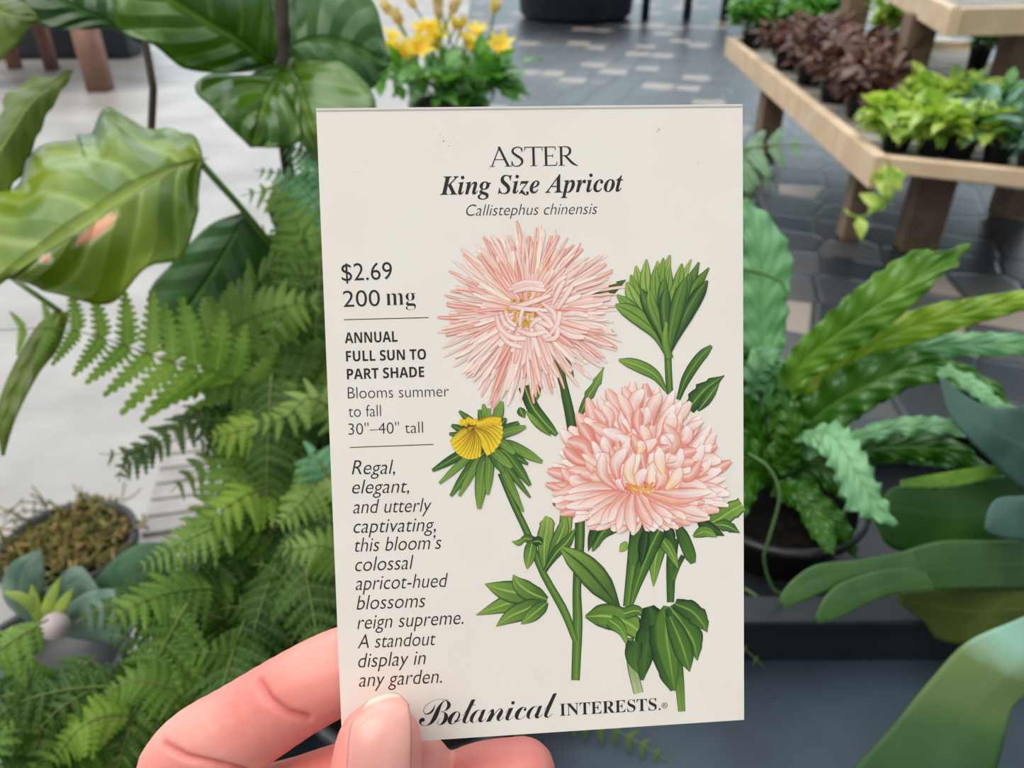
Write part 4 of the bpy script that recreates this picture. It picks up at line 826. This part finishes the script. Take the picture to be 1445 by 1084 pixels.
# stems first
mb = MB()
ink(mb, [(786, 500), (794, 540), (804, 585), (812, 640)], (5, 6, 7, 7), gmd, gd, gdk, hi=gm, n=14)
ink(mb, [(818, 700), (818, 760), (814, 830), (815, 880), (812, 960)], (7, 7, 6, 7, 6), gd, gm, gdk, hi=gl, n=18)
ink(mb, [(706, 668), (724, 710), (744, 752), (766, 808), (796, 862), (812, 905)], (4, 4.5, 5, 5, 6, 4), gd, gm, gdk, hi=gl, n=18)
ink(mb, [(942, 490), (943, 520), (945, 556)], (5, 5, 5), gm, gmd, gdk, hi=gl)
ink(mb, [(897, 745), (892, 800), (886, 856)], (8, 8, 7), gd, gm, gdk, hi=gl, n=14)
ink(mb, [(888, 900), (892, 940), (901, 978)], (6, 7, 7), gmd, rgb(190, 200, 150), gd, hi=gl, n=12)
ink(mb, [(950, 760), (947, 800), (946, 850)], (8, 7, 5), gd, gmd, gdk, hi=gm, n=12)
ink(mb, [(964, 784), (956, 800), (950, 818)], (3.5, 3.5, 3), gd, gm, gdk)
ink(mb, [(957, 930), (959, 965), (962, 1004)], (6, 6.5, 5), gd, gl, gdk, hi=gm, n=12)
mb.build('printed_stem', M_print, pk, smooth=False)
# leaves
mb = MB()
LP = (.2, .7, 1, 1, .85, .5, .05)
def pl(pts, w, a=gmd, b=gl, e=gdk, prof=LP, v=gy, hi=None, **kw): ink(mb, pts, [w * x for x in prof], a, b, e, vein=v, hi=hi or gm, n=kw.pop('n', 16), **kw)
pl([(812, 433), (838, 420), (862, 408), (883, 395)], 10, gdk, gmd, gdk, v=gm)                 # beside the top flower
pl([(830, 464), (848, 464), (870, 472)], 7, gdk, gl)
pl([(784, 500), (796, 512), (810, 532)], 8, gd, gm)
pl([(740, 545), (752, 575), (770, 598), (786, 614)], 9, gdk, gm, prof=(1, 1, 1, 1, .9, .7, .3))
pl([(742, 580), (760, 600), (778, 616)], 5, gl, gm)
pl([(733, 575), (736, 582), (741, 590)], 6, gd, gm)
pl([(757, 535), (757, 552), (757, 566)], 6, gd, gm)
pl([(818, 586), (830, 560), (842, 540), (852, 518)], 8, gmd, gl, prof=(.4, .8, 1, .9, .9, .5, .1), jag=.35, jf=3)
pl([(940, 552), (925, 530), (900, 516), (873, 508)], 9, gm, gl, prof=(.2, .5, .8, 1, 1, .8, .2))
pl([(957, 564), (968, 535), (985, 508), (1004, 488)], 7.5, gd, gm, prof=(.4, .6, .9, 1, 1, .9, .3), v=gl)
pl([(972, 578), (985, 560), (1000, 545), (1022, 530)], 14, gd, gmd, prof=(.6, .9, 1, 1, .8, .5, .05), jag=.35, jf=4, v=gl)
pl([(985, 580), (1000, 560), (1015, 540)], 7, gd, gm, v=gy)
# right edge leaves
pl([(990, 742), (1010, 735), (1030, 722), (1047, 712)], 14, gm, gl, prof=(.3, .7, 1, 1, 1, .9, .8), jag=.2, jf=4)
pl([(1005, 740), (1025, 742), (1044, 752)], 9, gm, gmd, jag=.2, jf=3)
pl([(984, 735), (1000, 745), (1022, 756)], 9, gdk, gd, v=gd)
pl([(978, 757), (995, 750), (1012, 758)], 8, gm, gl)
pl([(958, 745), (968, 768), (978, 795)], 9, gd, gm, prof=(.6, .9, 1, 1, 1, .9, .4), v=gmd)
pl([(940, 742), (945, 755), (950, 770)], 8, gdk, gd, v=gd)
pl([(933, 760), (925, 790), (922, 828)], 11, gm, gl, prof=(.3, .8, 1, .9, .7, .4, .05))
pl([(933, 760), (946, 778), (957, 802)], 9, gm, gl, prof=(.5, .9, 1, .8, .7, .4, .05))
pl([(884, 764), (880, 772), (874, 779)], 6, gl, gy)
# under the lower flower
pl([(902, 740), (896, 770), (892, 798)], 9, gd, gm, prof=(.8, 1, 1, 1, 1, .9, .4), v=gmd)
pl([(930, 748), (915, 780), (900, 820), (890, 856)], 12, gd, gm, prof=(.9, 1, .9, .8, .6, .4, .2), v=gl)
pl([(912, 745), (908, 770), (904, 800)], 8, gdk, gdk, v=gdk)
pl([(870, 735), (850, 752), (836, 778)], 13, gd, gm, prof=(.7, 1, .9, .7, .5, .4, .1), v=gl)
pl([(850, 735), (838, 752), (830, 778)], 7, gdk, gd, v=gd)
# upright cluster left of the main stem
pl([(800, 720), (798, 745), (800, 775)], 9, gl, gy, prof=(.7, 1, 1, 1, .8, .6, .4))
pl([(780, 712), (792, 710), (806, 718)], 7, gm, gl)
pl([(768, 805), (768, 770), (772, 740), (770, 728)], 13, gm, gy, prof=(.2, .6, .9, 1, .9, .6, .1), jag=.2, jf=3)
pl([(770, 806), (785, 770), (795, 745), (797, 724)], 10, gmd, gl, prof=(.2, .6, 1, 1, .9, .5, .1))
pl([(768, 806), (785, 780), (800, 765), (812, 746)], 8, gd, gm, prof=(.3, .6, .9, 1, 1, .6, .1))
pl([(758, 764), (742, 760), (732, 766), (722, 764)], 6, gd, gl, prof=(.6, 1, 1, .6, .8, .4, .05))
pl([(752, 762), (748, 780), (744, 803)], 9, gmd, gl, prof=(.3, .8, 1, 1, .9, .6, .1))
pl([(750, 765), (760, 764), (766, 768)], 7, gdk, gd)
# lobed leaf, lower left
for pts, w in (([(772, 848), (745, 845), (715, 852), (672, 868)], 17), ([(762, 846), (735, 838), (708, 832), (684, 824)], 16), ([(772, 846), (748, 836), (732, 824), (724, 811)], 13), ([(764, 850), (742, 860), (720, 870), (700, 884)], 13), ([(772, 850), (758, 862), (746, 872), (735, 881)], 10)):
    pl(pts, w, gmd, gl, prof=(.3, .9, 1, 1, .8, .45, .03), v=gy)
# long leaf and drooping leaf at mid stem
pl([(873, 858), (850, 828), (825, 800), (793, 774)], 19, gd, gl, prof=(.15, .55, .9, 1, .95, .75, .2), v=gdk, n=20)
pl([(826, 870), (860, 870), (895, 885), (928, 922)], 19, gm, gl, prof=(.1, .8, 1, .9, .8, .5, .03), v=gy, n=20)
pl([(860, 875), (876, 888), (887, 914)], 10, gm, gl, prof=(.9, 1, 1, .8, .5, .3, .03))
pl([(880, 866), (900, 862), (916, 876)], 9, gm, gm, prof=(.9, 1, 1, .8, .5, .3, .03))
# dark lobed leaves bottom right
pl([(915, 856), (920, 880), (908, 920), (906, 960)], 20, gdk, gmd, prof=(.4, .9, 1, .9, .8, .6, .1), v=gmd, jag=.2, jf=4)
pl([(930, 880), (935, 910), (940, 945), (948, 975)], 19, gd, gmd, prof=(.8, 1, 1, .9, .7, .5, .1), v=gm, jag=.15, jf=4)
pl([(896, 905), (893, 930), (900, 950)], 12, gd, gm, prof=(.9, 1, 1, .8, .5, .3, .03), v=gmd)
pl([(945, 856), (940, 890), (945, 930), (952, 975)], 18, gm, gm, e=gd, prof=(.5, 1, 1, 1, .8, .5, .05), v=gl, n=20)
pl([(945, 856), (962, 880), (978, 905), (984, 932)], 20, gd, gm, prof=(.4, .9, 1, 1, .8, .4, .03), v=gl, jag=.15, jf=5, n=20)
pl([(952, 852), (975, 862), (990, 878), (998, 892)], 15, gd, gm, prof=(.5, .9, 1, 1, .8, .4, .03), v=gl, jag=.2, jf=4)
pl([(945, 870), (960, 905), (968, 930), (973, 948)], 14, gmd, gm, prof=(.5, .9, 1, 1, .8, .4, .03), v=gl)
mb.build('printed_leaf', M_print, pk, smooth=False)
# green bud, top right
mb = MB(); ZL[0] = .00014
for tx, ty, w, sx_, a, b in ((897, 375, 9, 905, gm, gy), (912, 366, 9, 912, gm, gy), (928, 368, 8, 925, gm, gy), (945, 360, 9, 935, gm, gy), (975, 366, 6, 958, gm, gy), (936, 364, 8, 930, gm, gl), (986, 370, 8, 970, gd, gm),
                             (890, 388, 9, 900, gm, gl), (884, 398, 10, 896, gm, gy), (1000, 378, 8, 975, gd, gm), (870, 416, 9, 892, gm, gl), (868, 430, 12, 895, gm, gl), (998, 396, 10, 980, gd, gd), (925, 376, 9, 925, gmd, gl), (945, 376, 8, 942, gm, gl), (962, 372, 9, 955, gm, gl),
                             (975, 385, 10, 962, gd, gm), (938, 390, 8, 935, gd, gm), (955, 395, 9, 950, gmd, gl), (905, 408, 10, 915, gdk, gmd), (916, 410, 8, 920, gd, gl), (940, 406, 9, 938, gdk, gmd), (968, 392, 10, 958, gmd, gm)):
    ink(mb, [(942, 503), (lerp(942, sx_, .35), 470), (sx_, lerp(ty, 460, .45)), (tx, ty)], [w * x for x in (.25, .45, .7, .95, 1, .8, .15)], a, b, gdk, hi=gl, vein=gmd, n=14)
ink(mb, [(944, 506), (938, 480), (940, 455)], (6, 5, 2), gm, gl, gd, hi=gl)
mb.build('printed_green_bud', M_print, pk, smooth=False)
# yellow bud with its sepals
mb = MB()
for x, y, w in ((648, 580, 6), (637, 600, 7), (634, 612, 6), (640, 628, 6), (676, 578, 6), (682, 570, 6), (690, 576, 6), (708, 566, 8), (714, 590, 6), (732, 596, 8), (742, 602, 7), (610, 664, 7), (620, 682, 6), (636, 700, 7), (648, 700, 6), (676, 718, 9), (688, 698, 7), (765, 652, 8), (745, 655, 6), (748, 685, 8), (748, 702, 5), (738, 722, 6), (712, 668, 8), (726, 640, 7), (722, 660, 8)):
    cx, cy = (lerp(x, 690, .62), lerp(y, 620, .62)); r = random.uniform(-4, 4)
    ink(mb, [(lerp(x, 692, .85), lerp(y, 626, .85)), (cx + r, cy - r), (x, y)], [w * k for k in (.5, .8, 1, 1, .9, .3)], gdk, random.choice((gm, gl, gmd, gl)), gdk, hi=gm, vein=gl, n=12)
ye = rgb(244, 208, 44); yo = rgb(214, 160, 36); yb = rgb(120, 84, 24)
for i in range(19):
    a = math.radians(lerp(-20, 150, i / 18)); r = 46 - 8 * abs(i / 18 - .4)
    ex, ey = 662 + math.cos(a) * r * (1.08 if a < 1 else .7), 606 + math.sin(a) * r * .95
    ink(mb, [(656 + i * .6, 602), (lerp(659, ex, .5) + 5, lerp(602, ey, .5) - 3), (ex, ey)], (3, 5, 6, 5.5, 3.5), yo if i % 3 else yb, ye, yb, hi=ye, n=10)
for i in range(12):
    ink(mb, [(648 + i * 5, 594 + random.uniform(-4, 4)), (656 + i * 4.6, 598 + random.uniform(-4, 4))], (3.5, 5, 3), ye, yo, yo, hi=ye, n=4)
for i in range(10):
    x, y = 650 + random.uniform(0, 22), 604 + random.uniform(-4, 5); ink(mb, [(x, y), (x + random.uniform(-3, 5), y + random.uniform(-3, 3))], (.6, 1, .5), rgb(70, 50, 20), rgb(70, 50, 20), rgb(70, 50, 20), n=2)
mb.build('printed_yellow_bud', M_print, pk, smooth=False)
# spider aster, upper flower
ZL[0] = .00006; mb = MB(); CX, CY = 742, 438
RAD = (126, 146, 140, 124, 118, 120, 124, 120, 116, 120, 118, 112, 116, 124, 126, 130, 142, 142, 130, 124, 124, 128, 138, 134)   # every 15 deg from right, up
def rad(a): x = (a / (2 * math.pi) * 24) % 24; i = int(x); return lerp(RAD[i % 24], RAD[(i + 1) % 24], x - i)
for ring, (cnt, f0, f1, r0) in enumerate(((110, .84, 1.06, .35), (120, .70, 1.0, .2), (100, .55, .9, .14), (60, .40, .72, .1))):
    for i in range(cnt):
        a = (i + random.uniform(-.4, .4)) / cnt * 2 * math.pi; R = rad(a) * random.uniform(f0, f1); b = random.uniform(-.06, .06)
        p = lambda rr, aa: (CX + math.cos(aa) * rr, CY - math.sin(aa) * rr)
        w = random.uniform(1.5, 3.3) if ring < 3 else random.uniform(2.2, 3.8)
        up_ = math.sin(a)
        k = random.random()
        bs, tp, ed = (sal2, pal, sal) if k < .42 else (sal, sal2, sal) if k < .72 else (cre if up_ > .3 else pal, pal, pk1)
        if random.random() < .3: bs, tp = tp, sal2
        if random.random() < .4: tp = mixc(tp, rgb(240, 226, 214), .7); ed = mixc(ed, tp, .4)
        ink(mb, [p(R * r0, a - b), p(R * .55, a - b * .3), p(R * .85, a + b * .5), p(R, a + b)], [w * x for x in (.5, .75, .9, 1, 1, .55)], bs, tp, ed, hi=wht if k > .4 else pal, n=8)
og = rgb(226, 170, 60); ogd = rgb(170, 110, 30)
for i in range(70):
    a = random.uniform(0, 6.28); q = random.random() ** .5; x, y = 740 + 27 * q * math.cos(a), 438 + 24 * q * math.sin(a)
    ink(mb, [(x - 2, y), (x + 2, y + random.uniform(-2, 2))], (1.5, 3, 1.5), random.choice((og, ogd, rgb(240, 200, 90))), og, ogd, n=3)
lav = rgb(238, 190, 182)
for pts, w in (([(718, 409), (742, 402), (768, 404)], 5), ([(725, 412), (745, 407), (770, 410)], 4.5), ([(722, 404), (742, 398), (766, 400)], 4), ([(719, 435), (745, 428), (776, 417)], 4.5), ([(720, 432), (740, 436), (772, 438)], 4), ([(733, 460), (735, 446), (738, 436)], 3.5), ([(758, 440), (772, 450), (780, 462)], 5), ([(748, 450), (762, 454), (776, 462)], 4.5), ([(765, 428), (780, 440), (784, 455)], 4.5),
               ([(700, 445), (706, 464), (722, 476), (742, 478)], 5), ([(706, 440), (712, 456), (726, 466)], 4), ([(713, 438), (718, 452), (728, 460)], 3.5), ([(730, 466), (750, 472), (770, 468)], 4.5), ([(776, 472), (786, 458), (790, 440)], 5), ([(770, 480), (784, 476), (788, 462)], 4.5), ([(779, 430), (788, 410), (796, 396)], 4.5), ([(786, 436), (798, 418), (808, 402)], 4.5), ([(794, 444), (812, 442), (830, 446)], 5), ([(790, 466), (806, 474), (824, 476)], 5.5), ([(780, 410), (786, 398), (798, 390)], 4.5), ([(748, 462), (756, 452), (764, 450)], 4), ([(704, 470), (718, 484), (736, 490)], 4.5)):
    ink(mb, pts, [w * x * .85 for x in (.7, 1, 1, 1, .7)], lav, pal, sal, hi=wht, n=10)
mb.build('printed_pink_flower', M_print, pk, smooth=False)
# incurved aster, lower flower
ZL[0] = .00017; mb = MB(); org = rgb(228, 108, 80); CX, CY = 902, 688
def petal(base, tip, w, bs, tp, bend=0):
    dx, dy = tip[0] - base[0], tip[1] - base[1]; m1 = (base[0] + dx * .5 - dy * bend, base[1] + dy * .5 + dx * bend)
    ink(mb, [base, m1, tip], [w * x for x in (.35, .6, .85, 1, 1, .85, .3)], bs, tp, sal, hi=wht, n=10)
def rim(a, s=1.0):          # outline of the head: wide dome above, shallow skirt below (angle up from right)
    rx = 132 if math.cos(a) > 0 else 130; ry = 150 if math.sin(a) > 0 else 66
    return (CX + rx * s * math.cos(a), CY - ry * s * math.sin(a) * (1 if math.sin(a) < 0 else .99))
cs = (pal, wht, pk1, wht, sal2, pal)
for s0_, s1_, cnt, w in ((.55, 1.0, 46, 9), (.42, .88, 38, 10), (.30, .76, 32, 10.5)):
    for i in range(cnt):
        a = (i + random.uniform(-.3, .3)) / cnt * 2 * math.pi; k = random.uniform(.92, 1.03)
        petal(rim(a, s0_ * .6 if math.sin(a) < .1 else s0_), rim(a, s1_ * k), w * random.uniform(.8, 1.15), random.choice((org, sal, sal2)), random.choice(cs), random.uniform(-.12, .12))
for s, cnt in ((.86, 16), (.72, 15), (.58, 13), (.46, 11), (.34, 9)):       # overlapping upright petals of the dome
    for i in range(cnt):
        a = lerp(.12, 3.02, (i + random.uniform(0, 1)) / cnt); tx, ty = rim(a, s * random.uniform(.88, 1.1)); L = random.uniform(22, 48)
        vx, vy = tx - CX + random.uniform(-35, 35), ty - (CY - 12); d = math.hypot(vx, vy); petal((tx - vx / d * L, ty - vy / d * L + 6), (tx, ty), random.uniform(6, 11), random.choice((org, sal, org)), random.choice((wht, pal, wht, pk1, sal2)), random.uniform(-.45, .45))
for i in range(26):                                               # the skirt
    a = lerp(math.pi * 1.02, math.pi * 1.98, (i + random.uniform(.2, .8)) / 26); petal((CX + random.uniform(-12, 12) + 14 * math.cos(a), CY + 4), rim(a, random.uniform(.62, .98)), random.uniform(7.5, 10), random.choice((org, sal, rgb(238, 150, 110))), random.choice((wht, pal, pk1, pal)), random.uniform(-.1, .1))
for i, (bx, by, tx, ty) in enumerate(((880, 690, 868, 650), (930, 690, 944, 640), (870, 690, 850, 640), (940, 690, 960, 660), (888, 695, 880, 655), (920, 694, 934, 648), (884, 694, 872, 672), (905, 696, 902, 640), (895, 696, 888, 660), (914, 696, 920, 658), (905, 697, 910, 662), (898, 690, 894, 640), (880, 650, 886, 622), (900, 640, 902, 622), (925, 690, 930, 662), (936, 670, 930, 632), (872, 676, 882, 634))):
    petal((bx, by), (tx, ty), random.uniform(7, 9.5), rgb(244, 190, 110) if i % 2 else org, random.choice((wht, pal)), random.choice((-.2, .2)) * (1 if i % 3 else .3))
for i in range(12):
    ink(mb, [(CX + random.uniform(-22, 26), CY + random.uniform(-8, 12)), (CX + random.uniform(-5, 8), CY + random.uniform(0, 10))], (1, 2.4, 1), org, rgb(246, 206, 110), org, n=4)
mb.build('printed_apricot_flower', M_print, pk, smooth=False)

# ------------------------------------------------------------------ the hand
M_skin = bpy.data.materials.new('skin'); M_skin.use_nodes = True; nt = M_skin.node_tree; b = nt.nodes['Principled BSDF']
a = nt.nodes.new('ShaderNodeAttribute'); a.attribute_name = 'tone'; nt.links.new(a.outputs['Color'], b.inputs['Base Color'])
b.inputs['Roughness'].default_value = .46; b.inputs['Specular IOR Level'].default_value = .4
b.inputs['Subsurface Weight'].default_value = .25; b.inputs['Subsurface Radius'].default_value = (1, .3, .2); b.inputs['Subsurface Scale'].default_value = .003
n = nt.nodes.new('ShaderNodeTexNoise'); n.inputs['Scale'].default_value = 900; n.inputs['Detail'].default_value = 3
v = nt.nodes.new('ShaderNodeTexCoord'); bp = nt.nodes.new('ShaderNodeBump'); bp.inputs['Strength'].default_value = .18; bp.inputs['Distance'].default_value = .0004
nt.links.new(v.outputs['Object'], n.inputs['Vector']); nt.links.new(n.outputs['Fac'], bp.inputs['Height']); nt.links.new(bp.outputs[0], b.inputs['Normal'])
FIN = {
 'index': ([(350, 1420, .205), (300, 1290, .195), (262, 1120, .178), (275, 1068, .174), (345, 1025, .170), (430, 972, .1665), (500, 940, .1655), (580, 925, .1655)], [.0125, .0115, .0108, .0104, .0102, .0094, .0091, .0078]),
 'middle': ([(430, 1440, .212), (350, 1290, .200), (320, 1195, .188), (352, 1150, .180), (430, 1122, .1725), (520, 1094, .1685), (590, 1084, .1672)], [.0125, .0112, .0100, .0094, .0086, .0084, .0076]),
 'ring': ([(500, 1460, .215), (430, 1330, .205), (430, 1260, .195), (500, 1200, .182), (590, 1150, .1735), (670, 1104, .1688), (738, 1089, .1672)], [.012, .0105, .0096, .0088, .0082, .0080, .0073]),
 'little': ([(560, 1480, .216), (530, 1380, .208), (560, 1310, .20), (640, 1260, .188), (730, 1215, .181), (790, 1195, .179)], [.0105, .009, .0082, .0074, .0068, .006]),
 'thumb': ([(450, 1700, .205), (480, 1480, .178), (508, 1290, .158), (522, 1160, .1490), (530, 1092, .1472), (535, 1053, .1480)], [.017, .0135, .0112, .0092, .0089, .0085]),
}
mb = MB()
def ball(mb, c, r):
    mb.grid([[c + Vector((math.sin(p) * math.cos(t), math.sin(p) * math.sin(t), math.cos(p))) * r for t in [k * .5236 for k in range(12)]] for p in [max(.01, min(3.13, k * .3927)) for k in range(9)]], closed=True)
for nm, (pts, rr) in FIN.items():
    q = [P(*p) for p in pts]; nn = 30
    for i in range(nn + 1):
        ball(mb, cr(q, i / nn), li(rr, i / nn))
palm = [((350, 1420, .205), .0125), ((430, 1440, .212), .0125), ((500, 1460, .215), .012), ((560, 1480, .216), .0105)]
wr = P(500, 2050, .27)
for p, r in palm:
    a_ = P(*p)
    for i in range(15): ball(mb, a_.lerp(wr + (a_ - P(450, 1450, .21)) * .45, i / 14), lerp(r, .019, i / 14))
for i in range(12): ball(mb, P(450, 1700, .205).lerp(wr, i / 11), lerp(.017, .022, i / 11))
for i in range(9): ball(mb, P(440, 1560, .205).lerp(P(520, 1600, .225), i / 8), .016)
for i in range(14): ball(mb, wr.lerp(P(520, 3000, .36), i / 13), lerp(.024, .03, i / 13))
hb = mb.build('hand_raw', M_skin)
md = hb.modifiers.new('r', 'REMESH'); md.mode = 'VOXEL'; md.voxel_size = .0007; md.use_smooth_shade = True
md = hb.modifiers.new('s', 'SMOOTH'); md.factor = .5; md.iterations = 16
bpy.context.view_layer.update()
me = bpy.data.meshes.new_from_object(hb.evaluated_get(bpy.context.evaluated_depsgraph_get()))
bpy.data.objects.remove(hb)
nrm = [v.normal.copy() for v in me.vertices]
def px(p):
    q = p - CAM; d = q.dot(FW); return (722.5 + q.dot(RT) / d * FPX, 542 - q.dot(UP) / d * FPX, d)
def segd(x, y, poly):
    best = 1e9
    for (ax, ay), (bx, by) in zip(poly[:-1], poly[1:]):
        L = (bx - ax) ** 2 + (by - ay) ** 2; t_ = max(0, min(1, ((x - ax) * (bx - ax) + (y - ay) * (by - ay)) / L)); best = min(best, math.hypot(x - ax - (bx - ax) * t_, y - ay - (by - ay) * t_))
    return best
CRE = [([(366, 962), (380, 986), (405, 1006), (434, 1014)], 6, .0009, .155), ([(232, 1050), (262, 1068), (310, 1080), (350, 1090)], 5, .0010, .16)]
base = rgb(228, 150, 136); red = rgb(218, 116, 108); pale = rgb(236, 176, 158); deep = rgb(200, 92, 86)
tone = me.color_attributes.new('tone', 'FLOAT_COLOR', 'POINT')
for i, v_ in enumerate(me.vertices):
    X, Y, d = px(v_.co); c = base; nz = pnoise(v_.co * 70); c = mixc(c, red, max(0, min(1, .35 + nz * .7)))
    c = mixc(c, pale, max(0, min(1, pnoise(v_.co * 45 + Vector((3, 1, 7))) * 1.0)))
    if d > .158 and X > 640: c = mixc(c, red, .6)                        # flushed fingertip
    if nrm[i].dot(FW) < .35 and d < .2:
        for poly, w, dep, dmin in CRE:
            if d > dmin and Y < 1110 and X < 480:
                s = segd(X, Y, poly)
                if s < w * 3:
                    k = math.exp(-(s / w) ** 2); v_.co -= nrm[i] * (dep * k); c = mixc(c, deep, k * .75)
    tone.data[i].color = c
me.polygons.foreach_set('use_smooth', [True] * len(me.polygons))
hand = bpy.data.objects.new('person', me); COL.objects.link(hand); me.materials.clear(); me.materials.append(M_skin)
tag(hand, 'bare hand holding up the seed packet, thumb in front and fingers curled behind', 'person')
# thumbnail
M_nail = mat('nail', (.5, .5, .5, 1), .22, .5, attr='col')
def nail(name, path, hw, arc, prof, whitef, parent, nrm_hint):
    q = resamp([P(*p) for p in path], 25); mb = MB(); rows = []; cols = []
    for i in range(25):
        u = i / 24; T = (q[min(i + 1, 24)] - q[max(i - 1, 0)]).normalized(); Sd = T.cross(nrm_hint).normalized(); N_ = Sd.cross(T).normalized(); N_ = N_ if N_.dot(nrm_hint) > 0 else -N_
        w = hw * li(prof, u); row = []
        for j in range(17):
            a_ = (j / 8 - 1); row.append(q[i] + Sd * (w * math.sin(a_ * 1.15) / math.sin(1.15)) - N_ * (arc * (1 - math.cos(a_ * 1.15)) / (1 - math.cos(1.15)) * (w / hw)))
            wf = whitef + .035 * a_ * a_
            c = rgb(228, 206, 186) if u > wf else mixc(rgb(218, 142, 132), rgb(226, 164, 150), min(1, u * 1.2)) 
            if abs(a_) > .93: c = mixc(c, rgb(206, 140, 126), .5)
            cols.append(c)
        rows.append(row)
    mb.grid(rows, cols); return mb.build(name, M_nail, parent, solid=.0004)
nail('thumbnail', [(531, 1150, .1387), (532, 1100, .1380), (534, 1050, .1386), (535, 1010, .1408), (536, 981, .1450)], .0057, .0020, (.8, .97, 1, 1, 1, .99, .96, .88, .55), .925, hand, -FW)
